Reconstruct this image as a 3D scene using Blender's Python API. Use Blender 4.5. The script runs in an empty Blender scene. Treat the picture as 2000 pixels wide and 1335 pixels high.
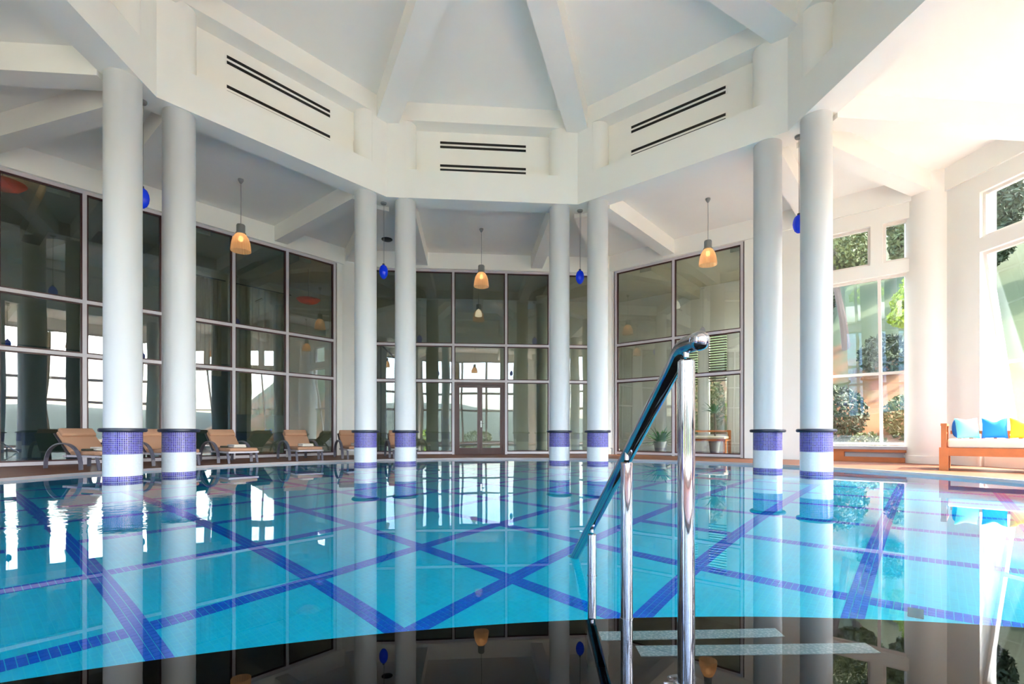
import bpy, bmesh, math, random
from mathutils import Matrix, Vector
random.seed(7)
R = math.radians
PI = math.pi
SC = bpy.context.scene
COL = SC.collection

# ------------------------------------------------------------------ camera, world, sun, exposure
cam_d = bpy.data.cameras.new('camera')
cam_d.sensor_width = 36.0
cam_d.lens = 36.0 * 975.5 / 2000.0
cam_d.shift_y = 179.5 / 2000.0
cam_d.clip_start = 0.05
cam_d.clip_end = 2000
cam = bpy.data.objects.new('camera', cam_d)
cam.location = (0, 0, 0.66)
cam.rotation_euler = (PI / 2, 0, 0)
COL.objects.link(cam)
SC.camera = cam

SUN_AZ, SUN_EL = R(-14), R(50)          # direction towards the sun, measured from +x
world = bpy.data.worlds.new('world')
SC.world = world
world.use_nodes = True
wn = world.node_tree.nodes
sky = wn.new('ShaderNodeTexSky')
sky.sky_type = 'NISHITA'
sky.sun_disc = False
sky.sun_elevation = SUN_EL
sky.sun_rotation = PI / 2 - SUN_AZ
sky.air_density = 1.0
sky.dust_density = 4.5
sky.ozone_density = 0.6
world.node_tree.links.new(sky.outputs[0], wn['Background'].inputs[0])
wn['Background'].inputs[1].default_value = 1.40

sun_d = bpy.data.lights.new('sun', 'SUN')
sun_d.energy = 10.0
sun_d.angle = R(0.6)
sun_d.color = (1.0, 0.90, 0.78)
sun = bpy.data.objects.new('sun', sun_d)
sv = Vector((math.cos(SUN_EL) * math.cos(SUN_AZ), math.cos(SUN_EL) * math.sin(SUN_AZ), math.sin(SUN_EL)))
sun.rotation_euler = sv.to_track_quat('Z', 'Y').to_euler()
sun.location = sv * 60
COL.objects.link(sun)

SC.view_settings.view_transform = 'Standard'
SC.view_settings.look = 'None'
SC.view_settings.gamma = 1.0
SC.view_settings.use_curve_mapping = False
SC.view_settings.exposure = 1.50
SC.cycles.max_bounces = 16
SC.cycles.diffuse_bounces = 8
SC.cycles.glossy_bounces = 6
SC.cycles.transmission_bounces = 10
SC.cycles.transparent_max_bounces = 32

# ------------------------------------------------------------------ the plan: two concentric octagons
CX, CY, ROT = -0.1924, 5.926, 0.08472
RI, RO = 5.284, 9.3                      # inradius of the column ring and of the outer walls
T8 = math.tan(PI / 8)
C8 = math.cos(PI / 8)
DECK = 0.04                              # deck height, the water is z = 0
BEAM0, BEAM1 = 5.77, 6.39                # ring beam
PAN1 = 7.45                              # top of the recessed panel
RIB0, CEIL0 = 7.36, 7.84                 # lantern rib underside, ceiling at its rim
RISE = 0.44
GT = 5.61                                # top of the glazing
AC = 6.08                                # ambulatory ceiling
PB = 5.69                                # underside of the ambulatory beams
POOL_R, POOL_D = 6.98, 1.4


def ang(k):
    return PI / 2 + ROT + k * PI / 4


def FM(k, r=0.0):
    """Frame of side k: x along the side (rightwards seen from inside), y outwards, z up."""
    a = ang(k)
    n = Vector((math.cos(a), math.sin(a), 0))
    t = Vector((n.y, -n.x, 0))
    M = Matrix.Identity(4)
    M.col[0][:3] = t
    M.col[1][:3] = n
    M.col[2][:3] = (0, 0, 1)
    M.col[3][:3] = (CX + n.x * r, CY + n.y * r, 0)
    return M


def CF(k):
    """Frame of the corner between side k and k + 1: y outwards along the diagonal."""
    return FM(k + 0.5)


# ------------------------------------------------------------------ materials
MATS = {}


def nodes_of(m):
    m.use_nodes = True
    return m.node_tree.nodes, m.node_tree.links, m.node_tree.nodes['Principled BSDF']


def mat(name, col, rough=0.6, metal=0.0, spec=0.5, bump=0.0, bscale=40.0, var=0.0, vscale=3.0):
    m = bpy.data.materials.new(name)
    n, l, b = nodes_of(m)
    b.inputs['Base Color'].default_value = (*col, 1)
    b.inputs['Roughness'].default_value = rough
    b.inputs['Metallic'].default_value = metal
    b.inputs['Specular IOR Level'].default_value = spec
    tc = n.new('ShaderNodeTexCoord')
    if var > 0:
        nz = n.new('ShaderNodeTexNoise')
        nz.inputs['Scale'].default_value = vscale
        nz.inputs['Detail'].default_value = 4
        l.new(tc.outputs['Object'], nz.inputs['Vector'])
        mx = n.new('ShaderNodeMix')
        mx.data_type = 'RGBA'
        mx.inputs[6].default_value = (*[max(0, c * (1 - var)) for c in col], 1)
        mx.inputs[7].default_value = (*[min(1, c * (1 + var)) for c in col], 1)
        l.new(nz.outputs[0], mx.inputs[0])
        l.new(mx.outputs[2], b.inputs['Base Color'])
    if bump > 0:
        nb = n.new('ShaderNodeTexNoise')
        nb.inputs['Scale'].default_value = bscale
        nb.inputs['Detail'].default_value = 3
        l.new(tc.outputs['Object'], nb.inputs['Vector'])
        bp = n.new('ShaderNodeBump')
        bp.inputs['Strength'].default_value = bump
        bp.inputs['Distance'].default_value = 0.01
        l.new(nb.outputs[0], bp.inputs['Height'])
        l.new(bp.outputs[0], b.inputs['Normal'])
    MATS[name] = m
    return m


def math_node(n, l, op, a, b=None):
    x = n.new('ShaderNodeMath')
    x.operation = op
    for i, v in enumerate((a, b)):
        if v is None:
            continue
        if isinstance(v, (int, float)):
            x.inputs[i].default_value = v
        else:
            l.new(v, x.inputs[i])
    return x.outputs[0]


def mosaic(name, tile, grout, pitch, gap, coord='UV', rot=0.0, rough=0.2, var=0.25):
    """Square mosaic: tiles with a random tint each, light joints."""
    m = bpy.data.materials.new(name)
    n, l, b = nodes_of(m)
    tc = n.new('ShaderNodeTexCoord')
    mp = n.new('ShaderNodeMapping')
    mp.inputs['Rotation'].default_value = (0, 0, rot)
    l.new(tc.outputs[coord], mp.inputs['Vector'])
    sp = n.new('ShaderNodeSeparateXYZ')
    l.new(mp.outputs[0], sp.inputs[0])
    u = math_node(n, l, 'DIVIDE', sp.outputs[0], pitch)
    v = math_node(n, l, 'DIVIDE', sp.outputs[1], pitch)
    fu = math_node(n, l, 'FRACT', math_node(n, l, 'ADD', u, 1000.0))
    fv = math_node(n, l, 'FRACT', math_node(n, l, 'ADD', v, 1000.0))
    gu = math_node(n, l, 'GREATER_THAN', fu, gap)
    gv = math_node(n, l, 'GREATER_THAN', fv, gap)
    g = math_node(n, l, 'MULTIPLY', gu, gv)
    cb = n.new('ShaderNodeCombineXYZ')
    l.new(math_node(n, l, 'FLOOR', u), cb.inputs[0])
    l.new(math_node(n, l, 'FLOOR', v), cb.inputs[1])
    wnz = n.new('ShaderNodeTexWhiteNoise')
    l.new(cb.outputs[0], wnz.inputs['Vector'])
    mx = n.new('ShaderNodeMix')
    mx.data_type = 'RGBA'
    mx.inputs[6].default_value = (*[c * (1 - var) for c in tile], 1)
    mx.inputs[7].default_value = (*[min(1, c * (1 + var)) for c in tile], 1)
    l.new(wnz.outputs[0], mx.inputs[0])
    m2 = n.new('ShaderNodeMix')
    m2.data_type = 'RGBA'
    m2.inputs[6].default_value = (*grout, 1)
    l.new(mx.outputs[2], m2.inputs[7])
    l.new(g, m2.inputs[0])
    l.new(m2.outputs[2], b.inputs['Base Color'])
    b.inputs['Roughness'].default_value = rough
    MATS[name] = m
    return m


PLASTER = mat('plaster', (0.87, 0.86, 0.81), 0.75, spec=0.2, bump=0.05, bscale=60, var=0.015)
PAINT = mat('column_paint', (0.60, 0.61, 0.61), 0.6, spec=0.25, var=0.01)
FRAME = mat('frame_white', (0.62, 0.58, 0.61), 0.4)
WFRAME = mat('frame_cream', (0.80, 0.75, 0.70), 0.45)
MAROON = mat('frame_maroon', (0.055, 0.012, 0.014), 0.4)
DOORW = mat('door_mahogany', (0.060, 0.013, 0.009), 0.35, var=0.3, vscale=8)
CHROME = mat('chrome', (0.42, 0.43, 0.47), 0.06, metal=1.0)
RUBBER = mat('collar_navy', (0.012, 0.018, 0.040), 0.35)
BLACK = mat('black', (0.006, 0.006, 0.007), 0.5)
CAPG = mat('lamp_cap_grey', (0.22, 0.23, 0.23), 0.5)
WHITE_TILE = mosaic('white_mosaic', (0.60, 0.64, 0.66), (0.54, 0.58, 0.60), 0.026, 0.10, var=0.03)
BLUE_TILE = mosaic('blue_mosaic', (0.034, 0.026, 0.23), (0.36, 0.36, 0.58), 0.0262, 0.15, var=0.45)
FLOOR_TILE = mosaic('pool_floor_mosaic', (0.0, 0.69, 0.97), (0.02, 0.77, 0.98), 0.04, 0.10, coord='Object', rot=-(ROT + PI / 4), var=0.04)
WALL_TILE = mosaic('pool_wall_mosaic', (0.006, 0.64, 0.88), (0.03, 0.72, 0.92), 0.04, 0.10, var=0.04)
LINE_TILE = mat('line_tile_blue', (0.0, 0.15, 0.82), 0.2)
TEAL = mat('teal_plastic', (0.0, 0.16, 0.24), 0.8, spec=0.1)
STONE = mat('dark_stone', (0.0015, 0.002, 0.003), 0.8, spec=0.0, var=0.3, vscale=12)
COPING = mat('coping_pale', (0.34, 0.32, 0.32), 0.4, var=0.05)
SILL = mat('sill_grey', (0.42, 0.42, 0.43), 0.5)
TEAK = mat('teak', (0.50, 0.145, 0.030), 0.4, var=0.25, vscale=6)
CUSH = mat('cushion_beige', (0.46, 0.25, 0.15), 0.85, bump=0.2, bscale=120, var=0.04)
TOWEL = mat('towel_cream', (0.72, 0.66, 0.58), 0.95, bump=0.3, bscale=200)
SLATE = mat('lounger_slate', (0.11, 0.105, 0.14), 0.35)
TAUPE = mat('lounger_taupe', (0.050, 0.045, 0.055), 0.4)
LFRAME = mat('lounger_light', (0.50, 0.46, 0.50), 0.4)
MATTR = mat('daybed_cream', (0.76, 0.68, 0.57), 0.9, var=0.05)
AQUA = mat('pillow_aqua', (0.12, 0.46, 0.54), 0.85)
PALEAQ = mat('pillow_pale_aqua', (0.22, 0.58, 0.64), 0.85)
PBLUE = mat('pillow_blue', (0.005, 0.17, 0.70), 0.85)
YELLOW = mat('pillow_yellow', (0.85, 0.50, 0.02), 0.85)
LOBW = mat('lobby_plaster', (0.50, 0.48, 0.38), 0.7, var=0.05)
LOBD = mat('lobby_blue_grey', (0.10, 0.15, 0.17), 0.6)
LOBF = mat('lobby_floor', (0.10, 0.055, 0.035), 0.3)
CURT = mat('curtain_beige', (0.36, 0.29, 0.19), 0.9, var=0.1, vscale=10)
CURTW = mat('curtain_cream', (0.62, 0.56, 0.46), 0.9)
TERRA = mat('terrace_stone', (0.32, 0.30, 0.26), 0.8, var=0.1)
POT = mat('pot_grey', (0.20, 0.20, 0.22), 0.5)
BARK = mat('bark', (0.10, 0.07, 0.05), 0.9)
LEAFB = mat('leaf_bright', (0.22, 0.32, 0.010), 0.6, var=0.5, vscale=9)
LEAFM = mat('leaf_olive', (0.080, 0.092, 0.020), 0.7, var=0.6, vscale=5)
LEAFD = mat('leaf_dark', (0.030, 0.048, 0.016), 0.7, var=0.6, vscale=6)
FLOWER = mat('flower_cream', (0.30, 0.29, 0.22), 0.8)
LEAFP = mat('leaf_plant', (0.05, 0.17, 0.06), 0.4, var=0.4, vscale=20)


def wood_deck():
    m = bpy.data.materials.new('deck_wood')
    n, l, b = nodes_of(m)
    tc = n.new('ShaderNodeTexCoord')
    w = n.new('ShaderNodeTexNoise')
    w.inputs['Scale'].default_value = 5
    w.inputs['Detail'].default_value = 6
    mp = n.new('ShaderNodeMapping')
    mp.inputs['Scale'].default_value = (1, 9, 1)
    l.new(tc.outputs['Object'], mp.inputs[0])
    l.new(mp.outputs[0], w.inputs['Vector'])
    r = n.new('ShaderNodeValToRGB')
    r.color_ramp.elements[0].position = 0.3
    r.color_ramp.elements[0].color = (0.12, 0.042, 0.022, 1)
    r.color_ramp.elements[1].position = 0.75
    r.color_ramp.elements[1].color = (0.28, 0.105, 0.052, 1)
    l.new(w.outputs[0], r.inputs[0])
    l.new(r.outputs[0], b.inputs['Base Color'])
    b.inputs['Roughness'].default_value = 0.5
    b.inputs['Specular IOR Level'].default_value = 0.25
    MATS['deck_wood'] = m
    return m


DECKW = wood_deck()


def glass(name, tint, base, graze):
    """Flat glazing: clear body, mirror share rising towards grazing view."""
    m = bpy.data.materials.new(name)
    m.use_nodes = True
    n, l = m.node_tree.nodes, m.node_tree.links
    n.clear()
    out = n.new('ShaderNodeOutputMaterial')
    tr = n.new('ShaderNodeBsdfTransparent')
    tr.inputs[0].default_value = (*tint, 1)
    gl = n.new('ShaderNodeBsdfGlossy')
    gl.inputs['Roughness'].default_value = 0.0
    gl.inputs['Color'].default_value = (0.86, 0.92, 1.0, 1)
    lw = n.new('ShaderNodeLayerWeight')
    lw.inputs['Blend'].default_value = 0.5
    p = math_node(n, l, 'POWER', lw.outputs['Facing'], 4.0)
    p = math_node(n, l, 'MULTIPLY', p, graze)
    p = math_node(n, l, 'ADD', p, base)
    nz = n.new('ShaderNodeTexNoise')
    nz.inputs['Scale'].default_value = 0.9
    nz.inputs['Detail'].default_value = 0
    tc = n.new('ShaderNodeTexCoord')
    l.new(tc.outputs['Object'], nz.inputs['Vector'])
    bp = n.new('ShaderNodeBump')
    bp.inputs['Strength'].default_value = 0.05
    bp.inputs['Distance'].default_value = 0.05
    l.new(nz.outputs[0], bp.inputs['Height'])
    l.new(bp.outputs[0], gl.inputs['Normal'])
    mx = n.new('ShaderNodeMixShader')
    l.new(p, mx.inputs[0])
    l.new(tr.outputs[0], mx.inputs[1])
    l.new(gl.outputs[0], mx.inputs[2])
    l.new(mx.outputs[0], out.inputs[0])
    MATS[name] = m
    return m


GLASS = glass('curtain_wall_glass', (0.74, 0.80, 0.76), 0.11, 0.6)
GLASSO = glass('outer_glass', (0.95, 0.97, 0.97), 0.03, 0.5)
GLASSG = glass('garden_glass', (0.78, 0.83, 0.86), 0.06, 0.5)


def water_mat():
    m = bpy.data.materials.new('pool_water')
    m.use_nodes = True
    n, l = m.node_tree.nodes, m.node_tree.links
    n.clear()
    out = n.new('ShaderNodeOutputMaterial')
    rf = n.new('ShaderNodeBsdfRefraction')
    rf.inputs['IOR'].default_value = 1.333
    rf.inputs['Roughness'].default_value = 0.0
    rf.inputs['Color'].default_value = (0.97, 0.99, 1.0, 1)
    gl = n.new('ShaderNodeBsdfGlossy')
    gl.inputs['Roughness'].default_value = 0.0
    gl.inputs['Color'].default_value = (1, 1, 1, 1)
    fr = n.new('ShaderNodeFresnel')
    fr.inputs['IOR'].default_value = 1.45
    tc = n.new('ShaderNodeTexCoord')
    nz = n.new('ShaderNodeTexNoise')
    nz.inputs['Scale'].default_value = 1.4
    nz.inputs['Detail'].default_value = 2
    l.new(tc.outputs['Object'], nz.inputs['Vector'])
    nz2 = n.new('ShaderNodeTexNoise')
    nz2.inputs['Scale'].default_value = 9.0
    nz2.inputs['Detail'].default_value = 2
    l.new(tc.outputs['Object'], nz2.inputs['Vector'])
    # a livelier patch of ripples at the left edge of the pool
    vm = n.new('ShaderNodeVectorMath')
    vm.operation = 'DISTANCE'
    vm.inputs[1].default_value = (-3.6, 4.2, 0)
    l.new(tc.outputs['Object'], vm.inputs[0])
    mr = n.new('ShaderNodeMapRange')
    mr.inputs[1].default_value = 0.3
    mr.inputs[2].default_value = 1.5
    mr.inputs[3].default_value = 0.55
    mr.inputs[4].default_value = 0.0
    l.new(vm.outputs['Value'], mr.inputs[0])
    h = math_node(n, l, 'MULTIPLY', nz2.outputs[0], mr.outputs[0])
    h = math_node(n, l, 'ADD', h, math_node(n, l, 'MULTIPLY', nz.outputs[0], 0.10))
    bp = n.new('ShaderNodeBump')
    bp.inputs['Strength'].default_value = 0.25
    bp.inputs['Distance'].default_value = 0.02
    l.new(h, bp.inputs['Height'])
    for s in (rf, gl):
        l.new(bp.outputs[0], s.inputs['Normal'])
    mx = n.new('ShaderNodeMixShader')
    l.new(fr.outputs[0], mx.inputs[0])
    l.new(rf.outputs[0], mx.inputs[1])
    l.new(gl.outputs[0], mx.inputs[2])
    l.new(mx.outputs[0], out.inputs[0])
    return m


WATER = water_mat()


def shade_mat(name, col, tr, em=0.0, emc=(1, 0.7, 0.4)):
    """Thin translucent lamp glass."""
    m = bpy.data.materials.new(name)
    m.use_nodes = True
    n, l = m.node_tree.nodes, m.node_tree.links
    n.clear()
    out = n.new('ShaderNodeOutputMaterial')
    tl = n.new('ShaderNodeBsdfTranslucent')
    tl.inputs[0].default_value = (*col, 1)
    tp = n.new('ShaderNodeBsdfTransparent')
    tp.inputs[0].default_value = (*col, 1)
    gl = n.new('ShaderNodeBsdfGlossy')
    gl.inputs['Roughness'].default_value = 0.1
    a = n.new('ShaderNodeMixShader')
    a.inputs[0].default_value = tr
    l.new(tl.outputs[0], a.inputs[1])
    l.new(tp.outputs[0], a.inputs[2])
    b = n.new('ShaderNodeMixShader')
    b.inputs[0].default_value = 0.10
    l.new(a.outputs[0], b.inputs[1])
    l.new(gl.outputs[0], b.inputs[2])
    last = b.outputs[0]
    if em > 0:
        e = n.new('ShaderNodeEmission')
        e.inputs[0].default_value = (*emc, 1)
        e.inputs[1].default_value = em
        ad = n.new('ShaderNodeAddShader')
        l.new(last, ad.inputs[0])
        l.new(e.outputs[0], ad.inputs[1])
        last = ad.outputs[0]
    l.new(last, out.inputs[0])
    return m


def emit(name, col, st):
    m = bpy.data.materials.new(name)
    m.use_nodes = True
    n, l = m.node_tree.nodes, m.node_tree.links
    n.clear()
    out = n.new('ShaderNodeOutputMaterial')
    e = n.new('ShaderNodeEmission')
    e.inputs[0].default_value = (*col, 1)
    e.inputs[1].default_value = st
    l.new(e.outputs[0], out.inputs[0])
    return m


SHADE = shade_mat('lamp_glass_warm', (0.98, 0.80, 0.62), 0.50, 0.035, (1.0, 0.55, 0.22))
BULB = emit('bulb_glow', (1.0, 0.72, 0.42), 2.2)
BLUEG = mat('blue_glass', (0.001, 0.02, 0.62), 0.06)
BLUEG.node_tree.nodes['Principled BSDF'].inputs['Emission Color'].default_value = (0.0, 0.06, 1.0, 1)
BLUEG.node_tree.nodes['Principled BSDF'].inputs['Emission Strength'].default_value = 0.05
BOWLG = shade_mat('bowl_glass_red', (0.42, 0.12, 0.035), 0.2, 0.002, (1.0, 0.30, 0.08))


def strip_mat():
    m = bpy.data.materials.new('nosing_speckle')
    n, l, b = nodes_of(m)
    tc = n.new('ShaderNodeTexCoord')
    v = n.new('ShaderNodeTexVoronoi')
    v.inputs['Scale'].default_value = 90
    l.new(tc.outputs['Object'], v.inputs['Vector'])
    r = n.new('ShaderNodeValToRGB')
    r.color_ramp.elements[0].color = (0.50, 0.62, 0.62, 1)
    r.color_ramp.elements[1].color = (0.20, 0.34, 0.36, 1)
    r.color_ramp.elements[1].position = 0.6
    l.new(v.outputs['Distance'], r.inputs[0])
    l.new(r.outputs[0], b.inputs['Base Color'])
    return m


STRIP = strip_mat()


def earth_mat():
    m = bpy.data.materials.new('garden_earth')
    n, l, b = nodes_of(m)
    tc = n.new('ShaderNodeTexCoord')
    a = n.new('ShaderNodeTexNoise')
    a.inputs['Scale'].default_value = 0.55
    a.inputs['Detail'].default_value = 6
    l.new(tc.outputs['Object'], a.inputs['Vector'])
    r = n.new('ShaderNodeValToRGB')
    e = r.color_ramp.elements
    e[0].position, e[0].color = 0.40, (0.045, 0.058, 0.016, 1)
    e[1].position, e[1].color = 0.52, (0.15, 0.062, 0.018, 1)
    x = e.new(0.75)
    x.color = (0.20, 0.095, 0.035, 1)
    sz = n.new('ShaderNodeSeparateXYZ')
    l.new(tc.outputs['Object'], sz.inputs[0])
    hr_ = n.new('ShaderNodeMapRange')
    hr_.inputs[1].default_value = 2.6
    hr_.inputs[2].default_value = 4.6
    hr_.inputs[3].default_value = 0.0
    hr_.inputs[4].default_value = 0.30
    l.new(sz.outputs[2], hr_.inputs[0])
    l.new(math_node(n, l, 'SUBTRACT', a.outputs[0], hr_.outputs[0]), r.inputs[0])
    l.new(r.outputs[0], b.inputs['Base Color'])
    b.inputs['Roughness'].default_value = 0.95
    return m


EARTH = earth_mat()
HILL = mat('far_hill', (0.045, 0.058, 0.045), 0.95, var=0.55, vscale=0.06)
GRASS = mat('valley_green', (0.035, 0.055, 0.018), 0.95, var=0.5, vscale=0.15)

# ------------------------------------------------------------------ mesh helpers


class MB:
    def __init__(s):
        s.v, s.f, s.m, s.uv = [], [], [], {}

    def add(s, vs, fs, mi=0):
        o = len(s.v)
        s.v += [tuple(p) for p in vs]
        s.f += [tuple(i + o for i in f) for f in fs]
        s.m += [mi] * len(fs)
        return o

    def box(s, x0, x1, y0, y1, z0, z1, mi=0, M=None):
        vs = [(x0, y0, z0), (x1, y0, z0), (x1, y1, z0), (x0, y1, z0), (x0, y0, z1), (x1, y0, z1), (x1, y1, z1), (x0, y1, z1)]
        if M is not None:
            vs = [M @ Vector(p) for p in vs]
        s.add(vs, [(3, 2, 1, 0), (4, 5, 6, 7), (0, 1, 5, 4), (1, 2, 6, 5), (2, 3, 7, 6), (3, 0, 4, 7)], mi)

    def hexa(s, b, t, mi=0):
        """A closed solid between two polygons with the same number of points (b below, t above, ccw)."""
        n = len(b)
        fs = [tuple(reversed(range(n))), tuple(range(n, 2 * n))]
        fs += [(i, (i + 1) % n, n + (i + 1) % n, n + i) for i in range(n)]
        s.add(list(b) + list(t), fs, mi)

    def prism(s, poly, z0, z1, mi=0):
        s.hexa([(x, y, z0) for x, y in poly], [(x, y, z1) for x, y in poly], mi)

    def lathe(s, prof, n=32, c=(0, 0), mi=0, closed=False, uvs=False, a0=0.0):
        o = len(s.v)
        m = len(prof)
        for i in range(n):
            a = a0 + 2 * PI * i / n
            for r, z in prof:
                s.v.append((c[0] + r * math.cos(a), c[1] + r * math.sin(a), z))
        rng = m if closed else m - 1
        for i in range(n):
            for j in range(rng):
                q = (o + i * m + j, o + ((i + 1) % n) * m + j, o + ((i + 1) % n) * m + (j + 1) % m, o + i * m + (j + 1) % m)
                if uvs:
                    r0 = prof[j][0]
                    s.uv[len(s.f)] = [(r0 * 2 * PI * i / n, prof[j][1]), (r0 * 2 * PI * (i + 1) / n, prof[j][1]), (r0 * 2 * PI * (i + 1) / n, prof[(j + 1) % m][1]), (r0 * 2 * PI * i / n, prof[(j + 1) % m][1])]
                s.f.append(q)
                s.m.append(mi)
        if not closed:
            for j in (0, m - 1):
                if prof[j][0] > 1e-4:
                    ring = [o + i * m + j for i in range(n)]
                    s.f.append(tuple(reversed(ring)) if j == 0 else tuple(ring))
                    s.m.append(mi)

    def tube(s, pts, r, n=12, mi=0, caps=True):
        pts = [Vector(p) for p in pts]
        o = len(s.v)
        up = Vector((0, 0, 1))
        prev = None
        for i, p in enumerate(pts):
            d = (pts[min(i + 1, len(pts) - 1)] - pts[max(i - 1, 0)]).normalized()
            if prev is None:
                a = d.orthogonal().normalized() if abs(d.dot(up)) > 0.95 else d.cross(up).normalized()
            else:
                a = (prev - d * prev.dot(d)).normalized()
            prev = a
            b = d.cross(a)
            rr = r[i] if isinstance(r, (list, tuple)) else r
            for k in range(n):
                t = 2 * PI * k / n
                s.v.append(tuple(p + (a * math.cos(t) + b * math.sin(t)) * rr))
        for i in range(len(pts) - 1):
            for k in range(n):
                s.f.append((o + i * n + k, o + i * n + (k + 1) % n, o + (i + 1) * n + (k + 1) % n, o + (i + 1) * n + k))
                s.m.append(mi)
        if caps:
            s.f.append(tuple(o + k for k in reversed(range(n))))
            s.f.append(tuple(o + (len(pts) - 1) * n + k for k in range(n)))
            s.m += [mi, mi]

    def ribbon(s, pts, y0, y1, th, mi=0):
        """A flat bar following points (x, z), width along y."""
        n = len(pts)
        vs = []
        for i, (x, z) in enumerate(pts):
            x2, z2 = pts[min(i + 1, n - 1)]
            x1, z1 = pts[max(i - 1, 0)]
            d = Vector((x2 - x1, z2 - z1)).normalized()
            nx, nz = -d.y * th / 2, d.x * th / 2
            vs += [(x + nx, y0, z + nz), (x + nx, y1, z + nz), (x - nx, y1, z - nz), (x - nx, y0, z - nz)]
        fs = []
        for i in range(n - 1):
            for k in range(4):
                fs.append((i * 4 + k, i * 4 + (k + 1) % 4, i * 4 + 4 + (k + 1) % 4, i * 4 + 4 + k))
        fs += [(3, 2, 1, 0), tuple((n - 1) * 4 + k for k in range(4))]
        s.add(vs, fs, mi)

    def rbox(s, c, size, bev=0.02, seg=2, rot=None, mi=0):
        bm = bmesh.new()
        bmesh.ops.create_cube(bm, size=1.0)
        bmesh.ops.scale(bm, vec=size, verts=bm.verts)
        bmesh.ops.bevel(bm, geom=list(bm.edges), offset=bev, segments=seg, affect='EDGES', profile=0.5)
        M = Matrix.Translation(c) @ (rot.to_4x4() if rot is not None else Matrix.Identity(4))
        bm.verts.index_update()
        s.add([M @ v.co for v in bm.verts], [tuple(v.index for v in f.verts) for f in bm.faces], mi)
        bm.free()

    def ball(s, c, r, seg=20, rings=12, mi=0, sz=1.0):
        prof = [(max(1e-5, r * math.sin(PI * i / rings)), c[2] - r * sz * math.cos(PI * i / rings)) for i in range(rings + 1)]
        s.lathe(prof, seg, (c[0], c[1]), mi)


def empty(name, loc=(0, 0, 0), rz=0.0):
    o = bpy.data.objects.new(name, None)
    o.location = loc
    o.rotation_euler = (0, 0, rz)
    COL.objects.link(o)
    return o


def tag(o, label=None, cat=None, group=None, kind=None):
    if label:
        o['label'] = label
    if cat:
        o['category'] = cat
    if group:
        o['group'] = group
    if kind:
        o['kind'] = kind
    return o


def build(name, mb, mats, parent=None, M=None, smooth=False, angle=None):
    me = bpy.data.meshes.new(name)
    vs = mb.v if M is None else [tuple(M @ Vector(p)) for p in mb.v]
    me.from_pydata(vs, [], mb.f)
    for m in (mats if isinstance(mats, (list, tuple)) else [mats]):
        me.materials.append(m)
    me.polygons.foreach_set('material_index', mb.m)
    if mb.uv:
        uvl = me.uv_layers.new(name='UVMap')
        for fi, cs in mb.uv.items():
            p = me.polygons[fi]
            for k, li in enumerate(p.loop_indices):
                uvl.data[li].uv = cs[k]
    me.update()
    if smooth:
        me.shade_smooth()
        me.set_sharp_from_angle(angle=R(angle or 40))
    o = bpy.data.objects.new(name, me)
    COL.objects.link(o)
    if parent is not None:
        o.parent = parent
    return o


def link_mesh(name, me, parent=None, loc=(0, 0, 0), rz=0.0):
    o = bpy.data.objects.new(name, me)
    o.location = loc
    o.rotation_euler = (0, 0, rz)
    COL.objects.link(o)
    if parent is not None:
        o.parent = parent
    return o


def copy_tree(o, parent=None):
    c = o.copy()
    COL.objects.link(c)
    c.parent = parent
    for ch in list(o.children):
        copy_tree(ch, c)
    return c


def octa(r, n0=0):
    """Corners of a centred octagon with inradius r, ccw."""
    return [(CX + r / C8 * math.cos(ang(k - 0.5)), CY + r / C8 * math.sin(ang(k - 0.5))) for k in range(8)]


def circle(r, n=128, c=(CX, CY)):
    return [(c[0] + r * math.cos(2 * PI * i / n), c[1] + r * math.sin(2 * PI * i / n)) for i in range(n)]


def polar(r, a):
    return (CX + r * math.cos(a), CY + r * math.sin(a))


# ------------------------------------------------------------------ the pool
basin = tag(empty('pool_basin'), 'round indoor swimming pool basin lined with turquoise mosaic', 'pool', kind='structure')
m = MB()
m.prism(circle(POOL_R + 0.15), -POOL_D - 0.2, -POOL_D)
build('pool_floor', m, FLOOR_TILE, basin)
m = MB()
n = 128
m.lathe([(POOL_R, -POOL_D), (POOL_R, 0.0), (POOL_R + 0.2, 0.0), (POOL_R + 0.2, -POOL_D)], n, (CX, CY), closed=True, uvs=True)
build('pool_wall', m, WALL_TILE, basin, smooth=True)
m = MB()
m.lathe([(POOL_R - 0.01, 0.0), (POOL_R - 0.01, DECK + 0.004), (POOL_R + 0.025, DECK + 0.004), (POOL_R + 0.025, 0.0)], n, (CX, CY), closed=True)
build('coping', m, COPING, basin, smooth=True, angle=30)

# the dark underwater shelf with its rounded front, and the entry steps on it
SHC, SHR, SHZ = (0.67, -2.744), 5.12, -0.60
arc = []
for i in range(400):
    a = PI - PI * i / 399
    p = (SHC[0] + SHR * math.cos(a), SHC[1] + SHR * math.sin(a))
    if math.hypot(p[0] - CX, p[1] - CY) < POOL_R - 0.02:
        arc.append(p)
a1 = math.atan2(arc[0][1] - CY, arc[0][0] - CX)
a2 = math.atan2(arc[-1][1] - CY, arc[-1][0] - CX)
if a1 < 0:
    a1 += 2 * PI
if a2 < 0:
    a2 += 2 * PI
back = [polar(POOL_R - 0.02, a2 + (a1 - a2) * i / 40) for i in range(1, 40)]
poly = (arc + back)[::-1]
m = MB()
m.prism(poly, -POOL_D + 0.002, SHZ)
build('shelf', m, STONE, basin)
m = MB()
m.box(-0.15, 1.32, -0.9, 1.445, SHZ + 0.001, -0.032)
build('landing', m, STONE, basin)
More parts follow.
